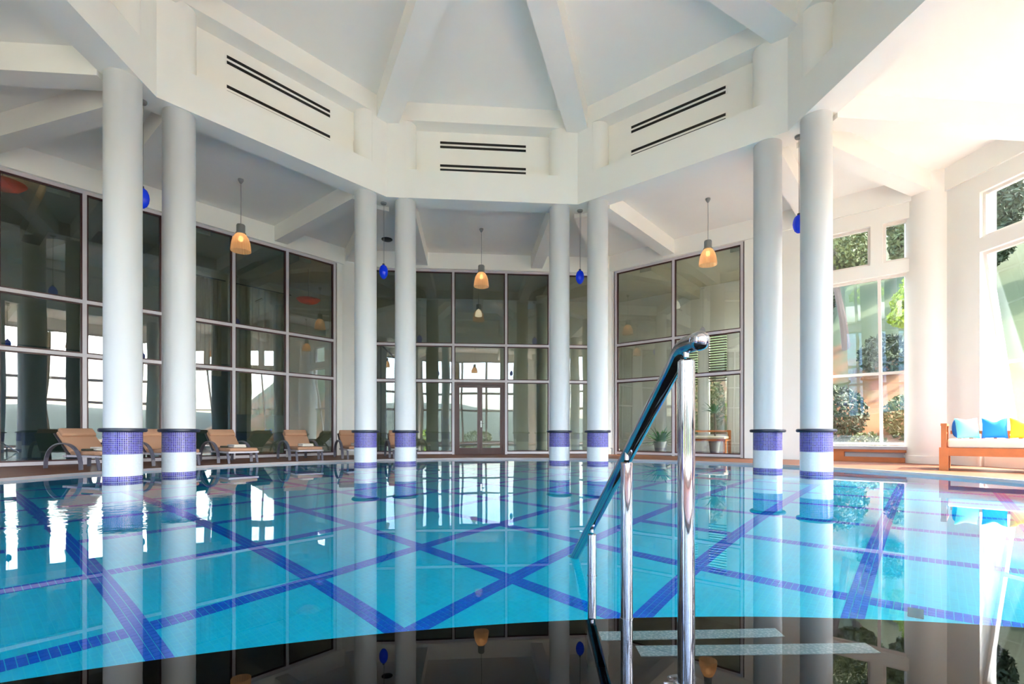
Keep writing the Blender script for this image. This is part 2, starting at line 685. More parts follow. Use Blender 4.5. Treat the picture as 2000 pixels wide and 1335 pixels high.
for (x0, x1, y0, y1, z, sx0, sx1) in ((0.30, 1.30, 1.446, 1.75, -0.20, 0.43, 1.23), (0.30, 1.30, 1.751, 2.06, -0.40, 0.355, 1.08)):
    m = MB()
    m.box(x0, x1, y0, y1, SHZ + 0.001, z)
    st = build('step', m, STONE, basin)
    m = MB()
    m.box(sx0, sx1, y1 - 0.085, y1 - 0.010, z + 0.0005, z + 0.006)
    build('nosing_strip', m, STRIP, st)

# blue lines of mosaic on the floor: a diagonal grid aligned with the octagon, single tiles
TP = 0.04
tm = MB()
tm.box(-TP / 2 + 0.002, TP / 2 - 0.002, -TP / 2 + 0.002, TP / 2 - 0.002, 0, 0.004)
tile_me = bpy.data.meshes.new('tile')
tile_me.from_pydata(tm.v, [], tm.f)
tile_me.materials.append(LINE_TILE)
ga = ROT + PI / 4
ux, uy = Vector((math.cos(ga), math.sin(ga))), Vector((-math.sin(ga), math.cos(ga)))
LR = POOL_R - 0.05
lines = [(j + 0.5) * 1.032 for j in range(-7, 7)]
spots = {}
for fam in (0, 1):
    d, q = (ux, uy) if fam == 0 else (uy, ux)
    for off in lines:
        half = math.sqrt(max(0, LR * LR - off * off)) - 0.1
        if half <= 0:
            continue
        for row in (-1, 0, 1):
            o = round((off / TP)) * TP + row * TP
            for i in range(int(-half / TP), int(half / TP)):
                p = d * (i * TP) + q * o
                key = (round(p.dot(ux) / TP), round(p.dot(uy) / TP))
                w = Vector((CX, CY)) + p
                if math.hypot(w.x - SHC[0], w.y - SHC[1]) < SHR + 0.02 and w.y < 3.5:
                    continue
                spots[key] = w
seen = [(w.length, k) for k, w in spots.items() if w.y > 1.5 and abs(w.x) < w.y * 1.0]
seen.sort()
near = [k for _, k in seen[:300]]
nset = set(near)
for k in near:
    w = spots[k]
    link_mesh('tile', tile_me, basin, (w.x, w.y, -POOL_D + 0.0005), ga)
m = MB()
h = TP / 2 - 0.002
for k, w in spots.items():
    if k in nset:
        continue
    cs = [w + ux * a * h + uy * b * h for a, b in ((-1, -1), (1, -1), (1, 1), (-1, 1))]
    vs = [(c.x, c.y, -POOL_D + 0.0005) for c in cs] + [(c.x, c.y, -POOL_D + 0.0045) for c in cs]
    m.add(vs, [(4, 5, 6, 7), (0, 1, 5, 4), (1, 2, 6, 5), (2, 3, 7, 6), (3, 0, 4, 7)])
tag(build('line_tiles', m, LINE_TILE, basin), kind='stuff')

m = MB()
m.rbox((0, 0, 0.008), (0.075, 0.13, 0.015), 0.004, 1)
for i in range(-2, 3):
    m.box(i * 0.014 - 0.002, i * 0.014 + 0.002, -0.05, 0.05, 0.0155, 0.018)
fi = build('inlet_cover', m, TEAL)
fi.location = (2.40, 2.97, -POOL_D + 0.006)
fi.rotation_euler = (0, 0, -0.68)
tag(fi, 'small square teal inlet cover on the pool floor', 'inlet cover')

m = MB()
m.prism(circle(POOL_R - 0.005, 160), -0.0005, 0.0)
m.f = [m.f[1]]
m.m = [0]
wt = build('pool_water', m, WATER)
tag(wt, 'still mirror-like clear pool water', 'water', kind='structure')

# ------------------------------------------------------------------ deck and outer ground
m = MB()
inner = circle(POOL_R + 0.0255, 128)
outer = octa(RO + 0.9)
o_r = [(CX + (RO + 0.9) * 1.0 / max(math.cos(((a - (ROT + PI / 2) + PI / 8) % (PI / 4)) - PI / 8), 0.5) * math.cos(a), CY + (RO + 0.9) / max(math.cos(((a - (ROT + PI / 2) + PI / 8) % (PI / 4)) - PI / 8), 0.5) * math.sin(a)) for a in [2 * PI * i / 128 for i in range(128)]]
for i in range(128):
    j = (i + 1) % 128
    b = [inner[i], o_r[i], o_r[j], inner[j]]
    m.prism(b, -0.15, DECK)
tag(build('floor', m, DECKW), 'reddish brown wooden deck around the pool', 'floor', kind='structure')

# ------------------------------------------------------------------ ceiling, lantern, beams (structure)
ceil = tag(empty('ceiling'), 'white plaster ceiling with radial beams over pool and walkway', 'ceiling', kind='structure')
wring = tag(empty('wall_ring'), 'white octagonal ring wall with recessed vent panels above the columns', 'wall', kind='structure')
RF, RB = RI - 0.24, RI + 0.24


def trap(k, r0, r1, z0, z1, mb, e=0.0):
    """Mitred piece of an octagonal ring on side k."""
    M = FM(k)
    a, b = r0 * T8 - e, r1 * T8 - e
    P = [(-a, r0), (a, r0), (b, r1), (-b, r1)]
    mb.hexa([M @ Vector((x, y, z0)) for x, y in P], [M @ Vector((x, y, z1)) for x, y in P])


COLS = RI * T8 - 0.4665                  # columns sit this far from the middle of a side
for k in range(-3, 5):
    m = MB()
    trap(k, RF, RB, BEAM0, BEAM1, m)
    build('ring_beam', m, PLASTER, wring)
    m = MB()
    trap(k, RF + 0.37, RB, BEAM1, PAN1, m)
    build('recess_panel', m, PLASTER, wring)
    m = MB()
    trap(k, RF, RB, PAN1, CEIL0 + 0.05, m)
    build('upper_beam', m, PLASTER, wring)
    # corner pier and the columns carried on through the recess
    m = MB()
    M = FM(k)
    for s in (-1, 1):
        P = [(s * COLS, RF), (s * RF * T8, RF), (s * RB * T8, RB), (s * COLS, RB)]
        if s < 0:
            P = P[::-1]
        m.hexa([M @ Vector((x, y, BEAM1 - 0.01)) for x, y in P], [M @ Vector((x, y, PAN1 + 0.01)) for x, y in P])
    build('corner_pier', m, PLASTER, wring)
    for s in (-1, 1):
        m = MB()
        q = M @ Vector((s * COLS, RI + 0.003, 0))
        m.lathe([(0.238, BEAM1 - 0.01), (0.238, PAN1 + 0.01)], 32, (q.x, q.y))
        build('upper_shaft', m, PLASTER, wring, smooth=True)

for k in range(-3, 5):
    # lantern roof panel and rib
    m = MB()
    M = FM(k)
    b = RB * T8
    zr = CEIL0 - RISE * (RB - RF) / RF
    P = [M @ Vector((-b, RB, zr)), M @ Vector((b, RB, zr)), Vector((CX, CY, CEIL0 + RISE))]
    m.hexa([P[0], P[2], P[1]][::-1], [p + Vector((0, 0, 0.25)) for p in [P[0], P[2], P[1]][::-1]])
    build('roof_panel', m, PLASTER, ceil)
    m = MB()
    M = CF(k)
    w, re = 0.235, RF / C8 + 0.02
    z0, z1 = RIB0, CEIL0 + 0.05
    bt = [(-w, 0.05, z0 + RISE), (w, 0.05, z0 + RISE), (w, re, z0), (-w, re, z0)]
    tp = [(-w, 0.05, z1 + RISE), (w, 0.05, z1 + RISE), (w, re, z1), (-w, re, z1)]
    m.hexa([M @ Vector(p) for p in bt], [M @ Vector(p) for p in tp])
    build('roof_rib', m, PLASTER, ceil)
    # walkway ceiling, beams
    m = MB()
    trap(k, RB - 0.01, RO + 1.2, AC, AC + 0.25, m)
    build('walkway_ceiling', m, PLASTER, ceil)
    M = FM(k)
    for s in (-1, 1):
        m = MB()
        m.box(s * COLS - 0.17, s * COLS + 0.17, RB - 0.004, RO + 0.1, PB, AC + 0.02, M=M)
        build('ceiling_beam', m, PLASTER, ceil)
    m = MB()
    M = CF(k)
    m.box(-0.17, 0.17, RB / C8 - 0.02, RO / C8, PB + 0.001, AC + 0.02, M=M)
    build('ceiling_beam', m, PLASTER, ceil)

# ------------------------------------------------------------------ columns
col_names = {(1, -1): None}


def make_column(k, s, label):
    q = FM(k, RI) @ Vector((s * COLS, 0, 0))
    root = empty('column', (q.x, q.y, -POOL_D))
    D = POOL_D
    m = MB()
    m.lathe([(0.228, 0.74 + D), (0.228, BEAM0 + D)], 40)
    build('shaft', m, PAINT, root, smooth=True)
    for z0, z1, mt, nm in ((0.002, D - 0.62, WHITE_TILE, 'white_band'), (D - 0.62, D - 0.31, BLUE_TILE, 'blue_band'), (D - 0.31, D - 0.06, WHITE_TILE, 'white_band'), (D - 0.06, D + 0.062, BLUE_TILE, 'blue_band'), (D + 0.062, D + 0.372, WHITE_TILE, 'white_band'), (D + 0.372, D + 0.69, BLUE_TILE, 'blue_band')):
        m = MB()
        m.lathe([(0.234, z0), (0.234, z1)], 48, uvs=True)
        build(nm, m, mt, root, smooth=True)
    m = MB()
    m.lathe([(0.20, D + 0.688), (0.272, D + 0.688), (0.286, D + 0.698), (0.290, D + 0.714), (0.286, D + 0.732), (0.272, D + 0.742), (0.20, D + 0.742)], 48)
    build('collar', m, RUBBER, root, smooth=True)
    if label:
        tag(root, label, 'column', 'white columns standing in the pool', 'thing')
    else:
        tag(root, 'white mosaic-footed column on the near side, out of the picture', 'column', 'near side columns', 'structure')
    return root


make_column(2, 1, 'white mosaic-footed pool column, the outermost at the left, in front of two loungers')
make_column(1, -1, 'white mosaic-footed pool column just right of the outermost left one')
make_column(1, 1, 'white mosaic-footed pool column in front of the corner between left and middle glass walls')
make_column(0, -1, 'white mosaic-footed pool column next left of the glazed mahogany door')
make_column(0, 1, 'white mosaic-footed pool column next right of the glazed mahogany door')
make_column(-1, -1, 'white mosaic-footed pool column second to the right of the door, above the handrail foot')
make_column(-1, 1, 'white mosaic-footed pool column before the bare strip of plaster wall')
make_column(-2, -1, 'white mosaic-footed pool column nearest the garden window')
for k, s in ((2, -1), (3, 1), (3, -1), (4, 1), (4, -1), (-3, -1), (-3, 1), (-2, 1)):
    make_column(k, s, None)

# stout round pillars in the corners of the outer wall
for k, lab in ((-1, None), (0, None), (-2, None), (1, None), (2, None), (3, None), (4, None), (-4 + 1, None)):
    if k == -3:
        continue
    rr = 9.47 if k == -2 else 9.45
    q = CF(k) @ Vector((0, rr / C8, 0))
    if k == -1:
        q = CF(k) @ Vector((0, 9.45 / C8, 0))
    m = MB()
    m.lathe([(0.46, DECK), (0.46, 0.20), (0.44, 0.205), (0.44, AC)], 48, (q.x, q.y))
    o = build('pillar', m, PLASTER, smooth=True)
    lab = {-2: 'stout white round pillar behind the daybed', -1: 'white round pillar behind the second column right of the door', 0: 'white round pillar between left and middle glass walls'}.get(k, 'white round corner pillar outside the picture')
    tag(o, lab, 'pillar', kind='structure', group=None if k in (-2, -1, 0) else 'corner pillars out of view')

# ------------------------------------------------------------------ glazed walls
Z1, Z2 = 2.26, 3.35


def bar_v(mb, s, z0, z1, w=0.034, g=0.062):
    mb.box(s - w, s + w, -0.06, 0.05, z0, z1, 0)
    mb.box(s - g, s + g, -0.035, 0.035, z0, z1, 1)


def bar_h(mb, s0, s1, z, w=0.034, g=0.062):
    mb.box(s0, s1, -0.055, 0.045, z - w, z + w, 0)
    mb.box(s0, s1, -0.030, 0.030, z - g, z + g, 1)


def glazed(name, k, r, ss, label, gm=GLASS, skip=(), mats=(FRAME, MAROON)):
    root = tag(empty(name, FM(k, r).translation), label, 'window', kind='structure')
    M = FM(k, r)
    M0 = M.copy()
    M0.translation = (0, 0, 0)
    zs = [DECK + 0.05, Z1, Z2, GT - 0.03]
    for s in ss:
        m = MB()
        bar_v(m, s, DECK, GT)
        build('mullion', m, mats, root, M0)
    for i in range(len(ss) - 1):
        for j, z in enumerate(zs):
            if i in skip and j == 0:
                continue
            m = MB()
            bar_h(m, ss[i] + 0.034, ss[i + 1] - 0.034, z)
            build('transom', m, mats, root, M0)
        for j in range(3):
            if i in skip and j == 0:
                continue
            m = MB()
            m.box(ss[i] + 0.05, ss[i + 1] - 0.05, -0.006, 0.006, zs[j] + 0.05, zs[j + 1] - 0.05)
            build('pane', m, gm, root, M0)
    return root


glazed('window_1', 1, RO, [-3.50, -2.24, -0.88, 0.60, 1.94, 3.32], 'large glazed curtain wall at the left, behind the loungers')
glazed('window_2', 0, RO, [-3.42, -2.14, -0.80, 0.80, 2.14, 3.42], 'glazed curtain wall in the middle, around the door', skip=(2,))
glazed('window_3', -1, RO, [-3.42, -1.62, 0.20], 'two-bay glazed curtain wall right of the door, showing pot plants')
for i, k in enumerate((2, 3, 4, -3)):
    glazed('window_%d' % (6 + i), k, RO, [-3.45, -2.14, -0.80, 0.80, 2.14, 3.45], '%s glazed wall facing the valley, seen only mirrored in the glass' % ('', 'first', 'second', 'third')[i] if k != 2 else 'glazed lobby wall just outside the picture at the left', gm=GLASSO if k != 2 else GLASS)

# door leaves
droot = tag(empty('door_1', FM(0, RO) @ Vector((0, 0, DECK))), 'glazed double door with mahogany frame in the middle glass wall', 'door', kind='structure')
M0 = FM(0, RO)
M0.translation = (0, 0, 0)
m = MB()
m.box(-0.765, -0.69, -0.05, 0.05, 0, Z1 - DECK - 0.03)
m.box(0.69, 0.765, -0.05, 0.05, 0, Z1 - DECK - 0.03)
m.box(-0.69, 0.69, -0.05, 0.05, Z1 - DECK - 0.11, Z1 - DECK - 0.03)
build('door_frame', m, DOORW, droot, M0)
for s in (-1, 1):
    x0, x1 = (-0.69, -0.003) if s < 0 else (0.003, 0.69)
    m = MB()
    zt = Z1 - DECK - 0.115
    m.box(x0, x0 + 0.075, -0.03, 0.03, 0.005, zt)
    m.box(x1 - 0.075, x1, -0.03, 0.03, 0.005, zt)
    m.box(x0 + 0.075, x1 - 0.075, -0.03, 0.03, zt - 0.08, zt)
    m.box(x0 + 0.075, x1 - 0.075, -0.03, 0.03, 0.005, 0.20)
    lf = build('door_leaf', m, DOORW, droot, M0)
    m = MB()
    m.box(x0 + 0.075, x1 - 0.075, -0.005, 0.005, 0.20, zt - 0.08)
    build('pane', m, GLASS, lf, M0)
    if s > 0:
        m = MB()
        m.box(0.025, 0.055, -0.045, -0.03, 0.82, 1.02)
        m.tube([(0.04, -0.045, 0.94), (0.04, -0.075, 0.94), (0.13, -0.078, 0.94)], 0.009, 8)
        build('door_handle', m, CHROME, lf, M0)

# plate beams (lintels) and solid walls
wl = {}
for k, nm, lab in ((1, 'wall_left', 'white plaster lintel above the left glass wall'), (0, 'wall_middle', 'white plaster lintel above the middle glass wall'), (-1, 'wall_right', 'white plaster wall with garden windows, right of the glass wall'), (-2, 'wall_far_right', 'sunlit white wall with sloped windows behind the daybed'), (2, 'wall_side', 'white lintel above glazing beside the camera'), (3, 'wall_back_1', 'white lintel above back glazing, first'), (4, 'wall_back_2', 'white lintel above back glazing, second'), (-3, 'wall_back_3', 'white lintel above back glazing, third')):
    r = 9.5 if k == -2 else RO
    M = FM(k, r)
    m = MB()
    hw = r * T8
    m.box(-hw - 0.05, hw + 0.05, -0.14, 0.25, GT, AC + 0.05, M=M)
    if k in (1, 0, 2, 3, 4, -3):
        m.box(-hw - 0.05, -3.49, -0.08, 0.15, DECK, GT, M=M)
        m.box(3.49, hw + 0.05, -0.08, 0.15, DECK, GT, M=M)
    if k == 1:
        m.box(3.38, 3.5, -0.08, 0.15, DECK, GT, M=M)
    if k == -1:
        m.box(-hw - 0.05, -3.49, -0.08, 0.15, DECK, GT, M=M)
        m.box(0.27, 1.75, -0.10, 0.25, DECK, GT, M=M)
        m.box(1.75, 4.3, -0.10, 0.15, 4.13, 4.40, M=M)
        m.box(1.75, 4.3, -0.10, 0.15, 5.27, GT, M=M)
        m.box(2.90, 3.12, -0.10, 0.15, 4.40, 5.27, M=M)
        m.box(4.0, 4.3, -0.10, 0.25, DECK, GT, M=M)
        # cheek of the sloping bay
        m.hexa([M @ Vector(p) for p in ((1.62, 0.25, DECK), (1.75, 0.25, DECK), (1.75, 0.85, DECK), (1.62, 0.85, DECK))], [M @ Vector(p) for p in ((1.62, 0.25, 4.2), (1.75, 0.25, 4.2), (1.75, 0.26, 4.2), (1.62, 0.26, 4.2))])
    if k == -2:
        m.box(-hw - 0.3, -2.83, -0.10, 0.25, DECK, GT, M=M)
        m.box(2.83, hw + 0.05, -0.10, 0.25, DECK, GT, M=M)
        m.box(-2.83, 2.83, -0.10, 0.15, 4.13, 4.40, M=M)
        m.box(-2.83, 2.83, -0.10, 0.15, 5.27, GT, M=M)
        for s in (-1.42, 0.0, 1.42):
            m.box(s - 0.1, s + 0.1, -0.10, 0.15, 4.40, 5.27, M=M)
        m.box(-2.83, 2.83, 0.0, 0.7, DECK, 0.36, M=M)
        for s in (-1, 1):
            x0, x1 = (-2.96, -2.83) if s < 0 else (2.83, 2.96)
            m.hexa([M @ Vector(p) for p in ((x0, -0.05, DECK), (x1, -0.05, DECK), (x1, 0.80, DECK), (x0, 0.80, DECK))], [M @ Vector(p) for p in ((x0, -0.05, 4.2), (x1, -0.05, 4.2), (x1, 0.10, 4.2), (x0, 0.10, 4.2))])
    wl[k] = tag(build(nm, m, PLASTER), lab, 'wall', kind='structure')


def garden_window(name, k, r, uppers, lowers, label):
    M = FM(k, r)
    root = tag(empty(name, M.translation), label, 'window', kind='structure')
    M0 = M.copy()
    M0.translation = (0, 0, 0)
    for s0, s1 in uppers:
        m = MB()
        z0, z1, f = 4.40, 5.27, 0.055
        m.box(s0, s1, -0.03, 0.06, z0, z0 + f)
        m.box(s0, s1, -0.03, 0.06, z1 - f, z1)
        m.box(s0, s0 + f, -0.03, 0.06, z0 + f, z1 - f)
        m.box(s1 - f, s1, -0.03, 0.06, z0 + f, z1 - f)
        fr = build('upper_frame', m, WFRAME, root, M0)
        m = MB()
        m.box(s0 + f, s1 - f, 0.0, 0.012, z0 + f, z1 - f)
        build('pane', m, GLASSG, fr, M0)
    # sloping lower glazing: foot 0.65 m further out than its head
    zt, zb, zm, out = 4.13, 0.40, 2.03, 0.65
    # local frame along the slope
    def pt(s, z, o=0.0):
        return Vector((s, 0.02 + out * (zt - z) / (zt - zb) + o, z))

    def sbar(mb, s0, s1, z0, z1, d0=-0.05, d1=0.04):
        b = [pt(s0, z0, d0), pt(s1, z0, d0), pt(s1, z0, d1), pt(s0, z0, d1)]
        t = [pt(s0, z1, d0), pt(s1, z1, d0), pt(s1, z1, d1), pt(s0, z1, d1)]
        mb.hexa(b, t)
    for s in lowers:
        m = MB()
        sbar(m, s - 0.03, s + 0.03, zb, zt)
        build('mullion', m, WFRAME, root, M0)
    for i in range(len(lowers) - 1):
        a, b = lowers[i] + 0.03, lowers[i + 1] - 0.03
        for z in (zb + 0.03, zm, zt - 0.03):
            m = MB()
            sbar(m, a, b, z - 0.028, z + 0.028)
            build('transom', m, WFRAME, root, M0)
        for z0, z1 in ((zb + 0.058, zm - 0.028), (zm + 0.028, zt - 0.058)):
            m = MB()
            sbar(m, a, b, z0, z1, -0.006, 0.006)
            build('pane', m, GLASSG, root, M0)
    return root


garden_window('window_4', -1, RO, [(1.76, 2.90), (3.12, 3.98)], [1.80, 3.05, 3.97], 'garden window with sloping lower panes, beside the stout pillar')
garden_window('window_5', -2, 9.5, [(-2.83, -1.52), (-1.32, -0.1), (0.1, 1.32), (1.52, 2.83)], [-2.80, -1.40, 0.0, 1.40, 2.80], 'tall sloping window at the right edge, above the daybed')

# wooden plinth under the garden window, with its grey sill and louvred recess
pl = tag(empty('trim_1', FM(-1, RO).translation), 'orange wooden plinth below the garden window', 'plinth', kind='structure')
M0 = FM(-1, RO)
M0.translation = (0, 0, 0)
m = MB()
m.box(1.76, 3.98, -0.02, 0.03, DECK, 0.145)
m.box(1.76, 2.40, -0.02, 0.03, 0.145, 0.315)
m.box(2.40, 3.98, -0.02, 0.03, 0.255, 0.315)
m.box(1.76, 3.98, 0.10, 0.14, DECK, 0.315)
build('plinth_board', m, TEAK, pl, M0)
m = MB()
m.box(2.41, 3.97, 0.06, 0.09, 0.146, 0.254)
build('grille', m, SILL, pl, M0)
m = MB()
m.box(1.76, 3.98, -0.05, 0.75, 0.316, 0.385)
build('sill', m, SILL, pl, M0)
# low stone plinth strips where plaster meets the deck
for k, s0, s1, nm in ((-1, -4.0, -3.50, 'baseboard_1'),):
    m = MB()
    m.box(s0, s1, -0.11, -0.08, DECK, DECK + 0.2, M=FM(k, RO))
    tag(build(nm, m, SILL), 'grey stone skirting at the foot of the white pier', 'baseboard', kind='structure')

# ------------------------------------------------------------------ air vents in the recessed panels
for k, lab in ((1, 'left'), (0, 'middle'), (-1, 'right')):
    M = FM(k, RF + 0.37)
    for z0, up, nm in ((7.16, 'upper', 'upper'), (6.645, 'lower', 'lower')):
        root = empty('air_vent', M @ Vector((0, 0, z0)))
        M0 = M.copy()
        M0.translation = (0, 0, 0)
        txt = {1: 'recessed panel above the left glass wall', 0: 'recessed panel above the door', -1: 'recessed panel above the right glass wall'}[k]
        tag(root, '%s black two-slot linear air vent in the %s' % (up, txt), 'air vent', 'linear air vents')
        m = MB()
        m.box(-1.0, 1.0, -0.006, 0.0, -0.09, 0.09)
        build('vent_plate', m, PLASTER, root, M0)
        for dz in (0.048, -0.048):
            m = MB()
            for zz in (-0.026, 0.020):
                m.box(-0.97, 0.97, -0.012, -0.0065, dz + zz, dz + zz + 0.006)
            m.box(-0.97, 0.97, -0.0105, -0.0065, dz - 0.020, dz + 0.020)
            build('slot', m, BLACK, root, M0)

# ------------------------------------------------------------------ pendant lamps
def pendant(k, label):
    q = FM(k, 7.3).translation
    root = tag(empty('pendant_lamp', (q.x, q.y, AC)), label, 'lamp', 'bell pendant lamps over the walkway')
    m = MB()
    m.lathe([(0.055, -0.001), (0.055, -0.03), (0.02, -0.09), (0.004, -0.10)][::-1], 20)
    build('canopy', m, CAPG, root, smooth=True)
    m = MB()
    m.tube([(0, 0, -0.09), (0.004, 0, -0.5), (0, 0, -0.98)], 0.006, 6)
    build('cord', m, CAPG, root)
    m = MB()
    m.lathe([(0.02, -0.965), (0.075, -0.97), (0.085, -0.99), (0.085, -1.13), (0.075, -1.14), (0.10, -1.145), (0.10, -1.165), (0.02, -1.17)][::-1], 24)
    build('lamp_cap', m, CAPG, root, smooth=True)
    m = MB()
    prof = [(0.085, -1.168), (0.115, -1.20), (0.150, -1.26), (0.174, -1.34), (0.188, -1.43), (0.196, -1.535), (0.190, -1.535), (0.181, -1.43), (0.167, -1.34), (0.143, -1.26), (0.109, -1.205), (0.080, -1.175)]
    o0 = len(m.v)
    m.lathe(prof[::-1], 48, closed=True)
    for i in range(48):           # fluted glass
        f = 1.0 + (0.018 if i % 2 else -0.018)
        for j in range(len(prof)):
            x, y, z = m.v[o0 + i * len(prof) + j]
            m.v[o0 + i * len(prof) + j] = (x * f, y * f, z)
    build('lamp_shade', m, SHADE, root)
    m = MB()
    m.ball((0, 0, -1.27), 0.050, 16, 10, sz=1.3)
    build('bulb', m, BULB, root, smooth=True)
    return root


pendant(1, 'grey-capped bell glass pendant lamp, lit amber, in front of the left glass wall')
pendant(0, 'grey-capped bell glass pendant lamp hanging in front of the door')
pendant(-1, 'grey-capped bell glass pendant lamp, palest of three, by the two-bay glass wall')
for k in (2, 3, 4, -2, -3):
    pendant(k, 'bell glass pendant lamp over the near walkway, outside the picture')


def blue_pendant(k, label, body_z):
    q = CF(k) @ Vector((0, 5.76, 0))
    root = tag(empty('blue_pendant', (q.x, q.y, BEAM0)), label, 'lamp', 'blue glass pendants between the columns')
    m = MB()
    m.lathe([(0.004, -0.045), (0.055, -0.04), (0.065, -0.02), (0.065, -0.001)], 20)
    build('canopy', m, CAPG, root, smooth=True)
    L = body_z - BEAM0
    m = MB()
    m.tube([(0, 0, -0.04), (0, 0, L + 0.15)], 0.004, 6)
    m.tube([(0.02, 0, -0.04), (0.012, 0, L + 0.15)], 0.003, 6)
    build('cord', m, CAPG, root)
    m = MB()
    m.lathe([(0.004, L + 0.19), (0.025, L + 0.18), (0.03, L + 0.14), (0.02, L + 0.13)][::-1], 16)
    build('lamp_cap', m, RUBBER, root, smooth=True)
    m = MB()
    prof = [(0.002, L - 0.16), (0.03, L - 0.150), (0.065, L - 0.115), (0.088, L - 0.06), (0.097, L), (0.090, L + 0.06), (0.070, L + 0.115), (0.035, L + 0.148), (0.002, L + 0.155)]
    m.lathe(prof, 28)
    build('lamp_shade', m, BLUEG, root, smooth=True)


blue_pendant(1, 'blue egg-shaped glass pendant half hidden behind the outermost left column', 4.28)
blue_pendant(0, 'blue egg-shaped glass pendant between the two columns left of the door', 4.24)
blue_pendant(-1, 'blue egg-shaped glass pendant between the two columns right of the door', 4.24)
blue_pendant(-2, 'blue egg-shaped glass pendant half hidden by the column nearest the garden window', 4.26)
for k in (2, 3, 4, -3):
    blue_pendant(k, 'blue egg-shaped glass pendant over the near side, outside the picture', 4.25)

# small dark speaker in the walkway ceiling
m = MB()
m.lathe([(0.02, -0.035), (0.13, -0.035), (0.15, -0.02), (0.15, 0.0), (0.02, 0.0)], 24)
sp = build('ceiling_speaker', m, BLACK, smooth=True)
sp.location = (-3.48, 13.9, AC)
tag(sp, 'flat round black speaker on the walkway ceiling left of the door', 'speaker')

# ------------------------------------------------------------------ handrail at the entry steps
hr = tag(empty('handrail', (0.466, 1.336, -0.032)), 'polished chrome handrail with three posts leading down into the pool', 'handrail')
o = Vector((0.466, 1.336, -0.032))
P3, P2, P1 = Vector((0.466, 1.336, 0)), Vector((0.411, 1.79, 0)), Vector((0.372, 2.324, 0))


def rail_z(y):
    return 0.918 - 0.682 * (y - 1.335)


ZR0 = rail_z(1.36)


def rail_x(y):
    return 0.470 + (0.372 - 0.470) * (y - 1.347) / (2.324 - 1.347)


for p, zb, r in ((P3, -0.032, 0.0225), (P2, -0.40, 0.0215), (P1, -0.60, 0.0205)):
    zt = ZR0 - 0.043 if p is P3 else rail_z(p.y) - 0.048
    zt -= o.z
    zb -= o.z
    m = MB()
    m.lathe([(r, zb + 0.002), (r, zt - 0.004), (r - 0.004, zt)], 28, (p.x - o.x, p.y - o.y))
    po = build('post', m, CHROME, hr, smooth=True)
    m = MB()
    m.lathe([(0.008, zt + 0.007), (0.008, zt + 0.036)], 14, (p.x - o.x, p.y - o.y))
    build('pin', m, CHROME, po, smooth=True)
    if p is not P3:
        m = MB()
        zc = -o.z
        m.lathe([(r, zc - 0.004), (r + 0.0022, zc - 0.003), (r + 0.0022, zc + 0.003), (r, zc + 0.004)], 24, (p.x - o.x, p.y - o.y))
        build('joint_ring', m, CHROME, po, smooth=True)
pts = []
ys = [1.28, 1.31, 1.335]
zr0 = ZR0
yb = 1.39
path = [(rail_x(1.28), 1.28, zr0 - 0.003), (rail_x(1.34), 1.34, zr0 - 0.002), (rail_x(1.365), 1.365, zr0 - 0.005), (rail_x(yb), yb, zr0 - 0.018)]
for y in (1.42, 1.6, 1.8, 2.0, 2.2, 2.4, 2.6, 2.75):
    path.append((rail_x(y), y, rail_z(y) - 0.003))
m = MB()
m.tube([Vector(p) - o for p in path], 0.0235, 24)
build('rail', m, CHROME, hr, smooth=True)
m = MB()
bp = Vector((rail_x(1.275) + 0.001, 1.272, zr0 - 0.004)) - o
m.ball(bp, 0.0250, 28, 18)
build('ball_end', m, CHROME, hr, smooth=True)
m = MB()
m.lathe([(0.0226, 0.0), (0.060, 0.0), (0.062, 0.004), (0.058, 0.010), (0.034, 0.013), (0.030, 0.024), (0.0226, 0.026)], 36)
fl = build('flange', m, CHROME, hr, smooth=True)
for i in range(4):
    a = PI / 4 + i * PI / 2
    m = MB()
    m.ball((0.046 * math.cos(a), 0.046 * math.sin(a), 0.014), 0.009, 14, 8)
    build('bolt', m, CHROME, fl, smooth=True)

# ------------------------------------------------------------------ sun loungers
def arc_pts():
    pts = []
    for i in range(19):
        t = PI * i / 18
        x = 0.50 - 0.54 * math.cos(t)
        z = 0.455 * math.sin(t) ** 0.75 if 0 < t < PI else 0.0
        pts.append((x, max(z, 0.0)))
    return pts


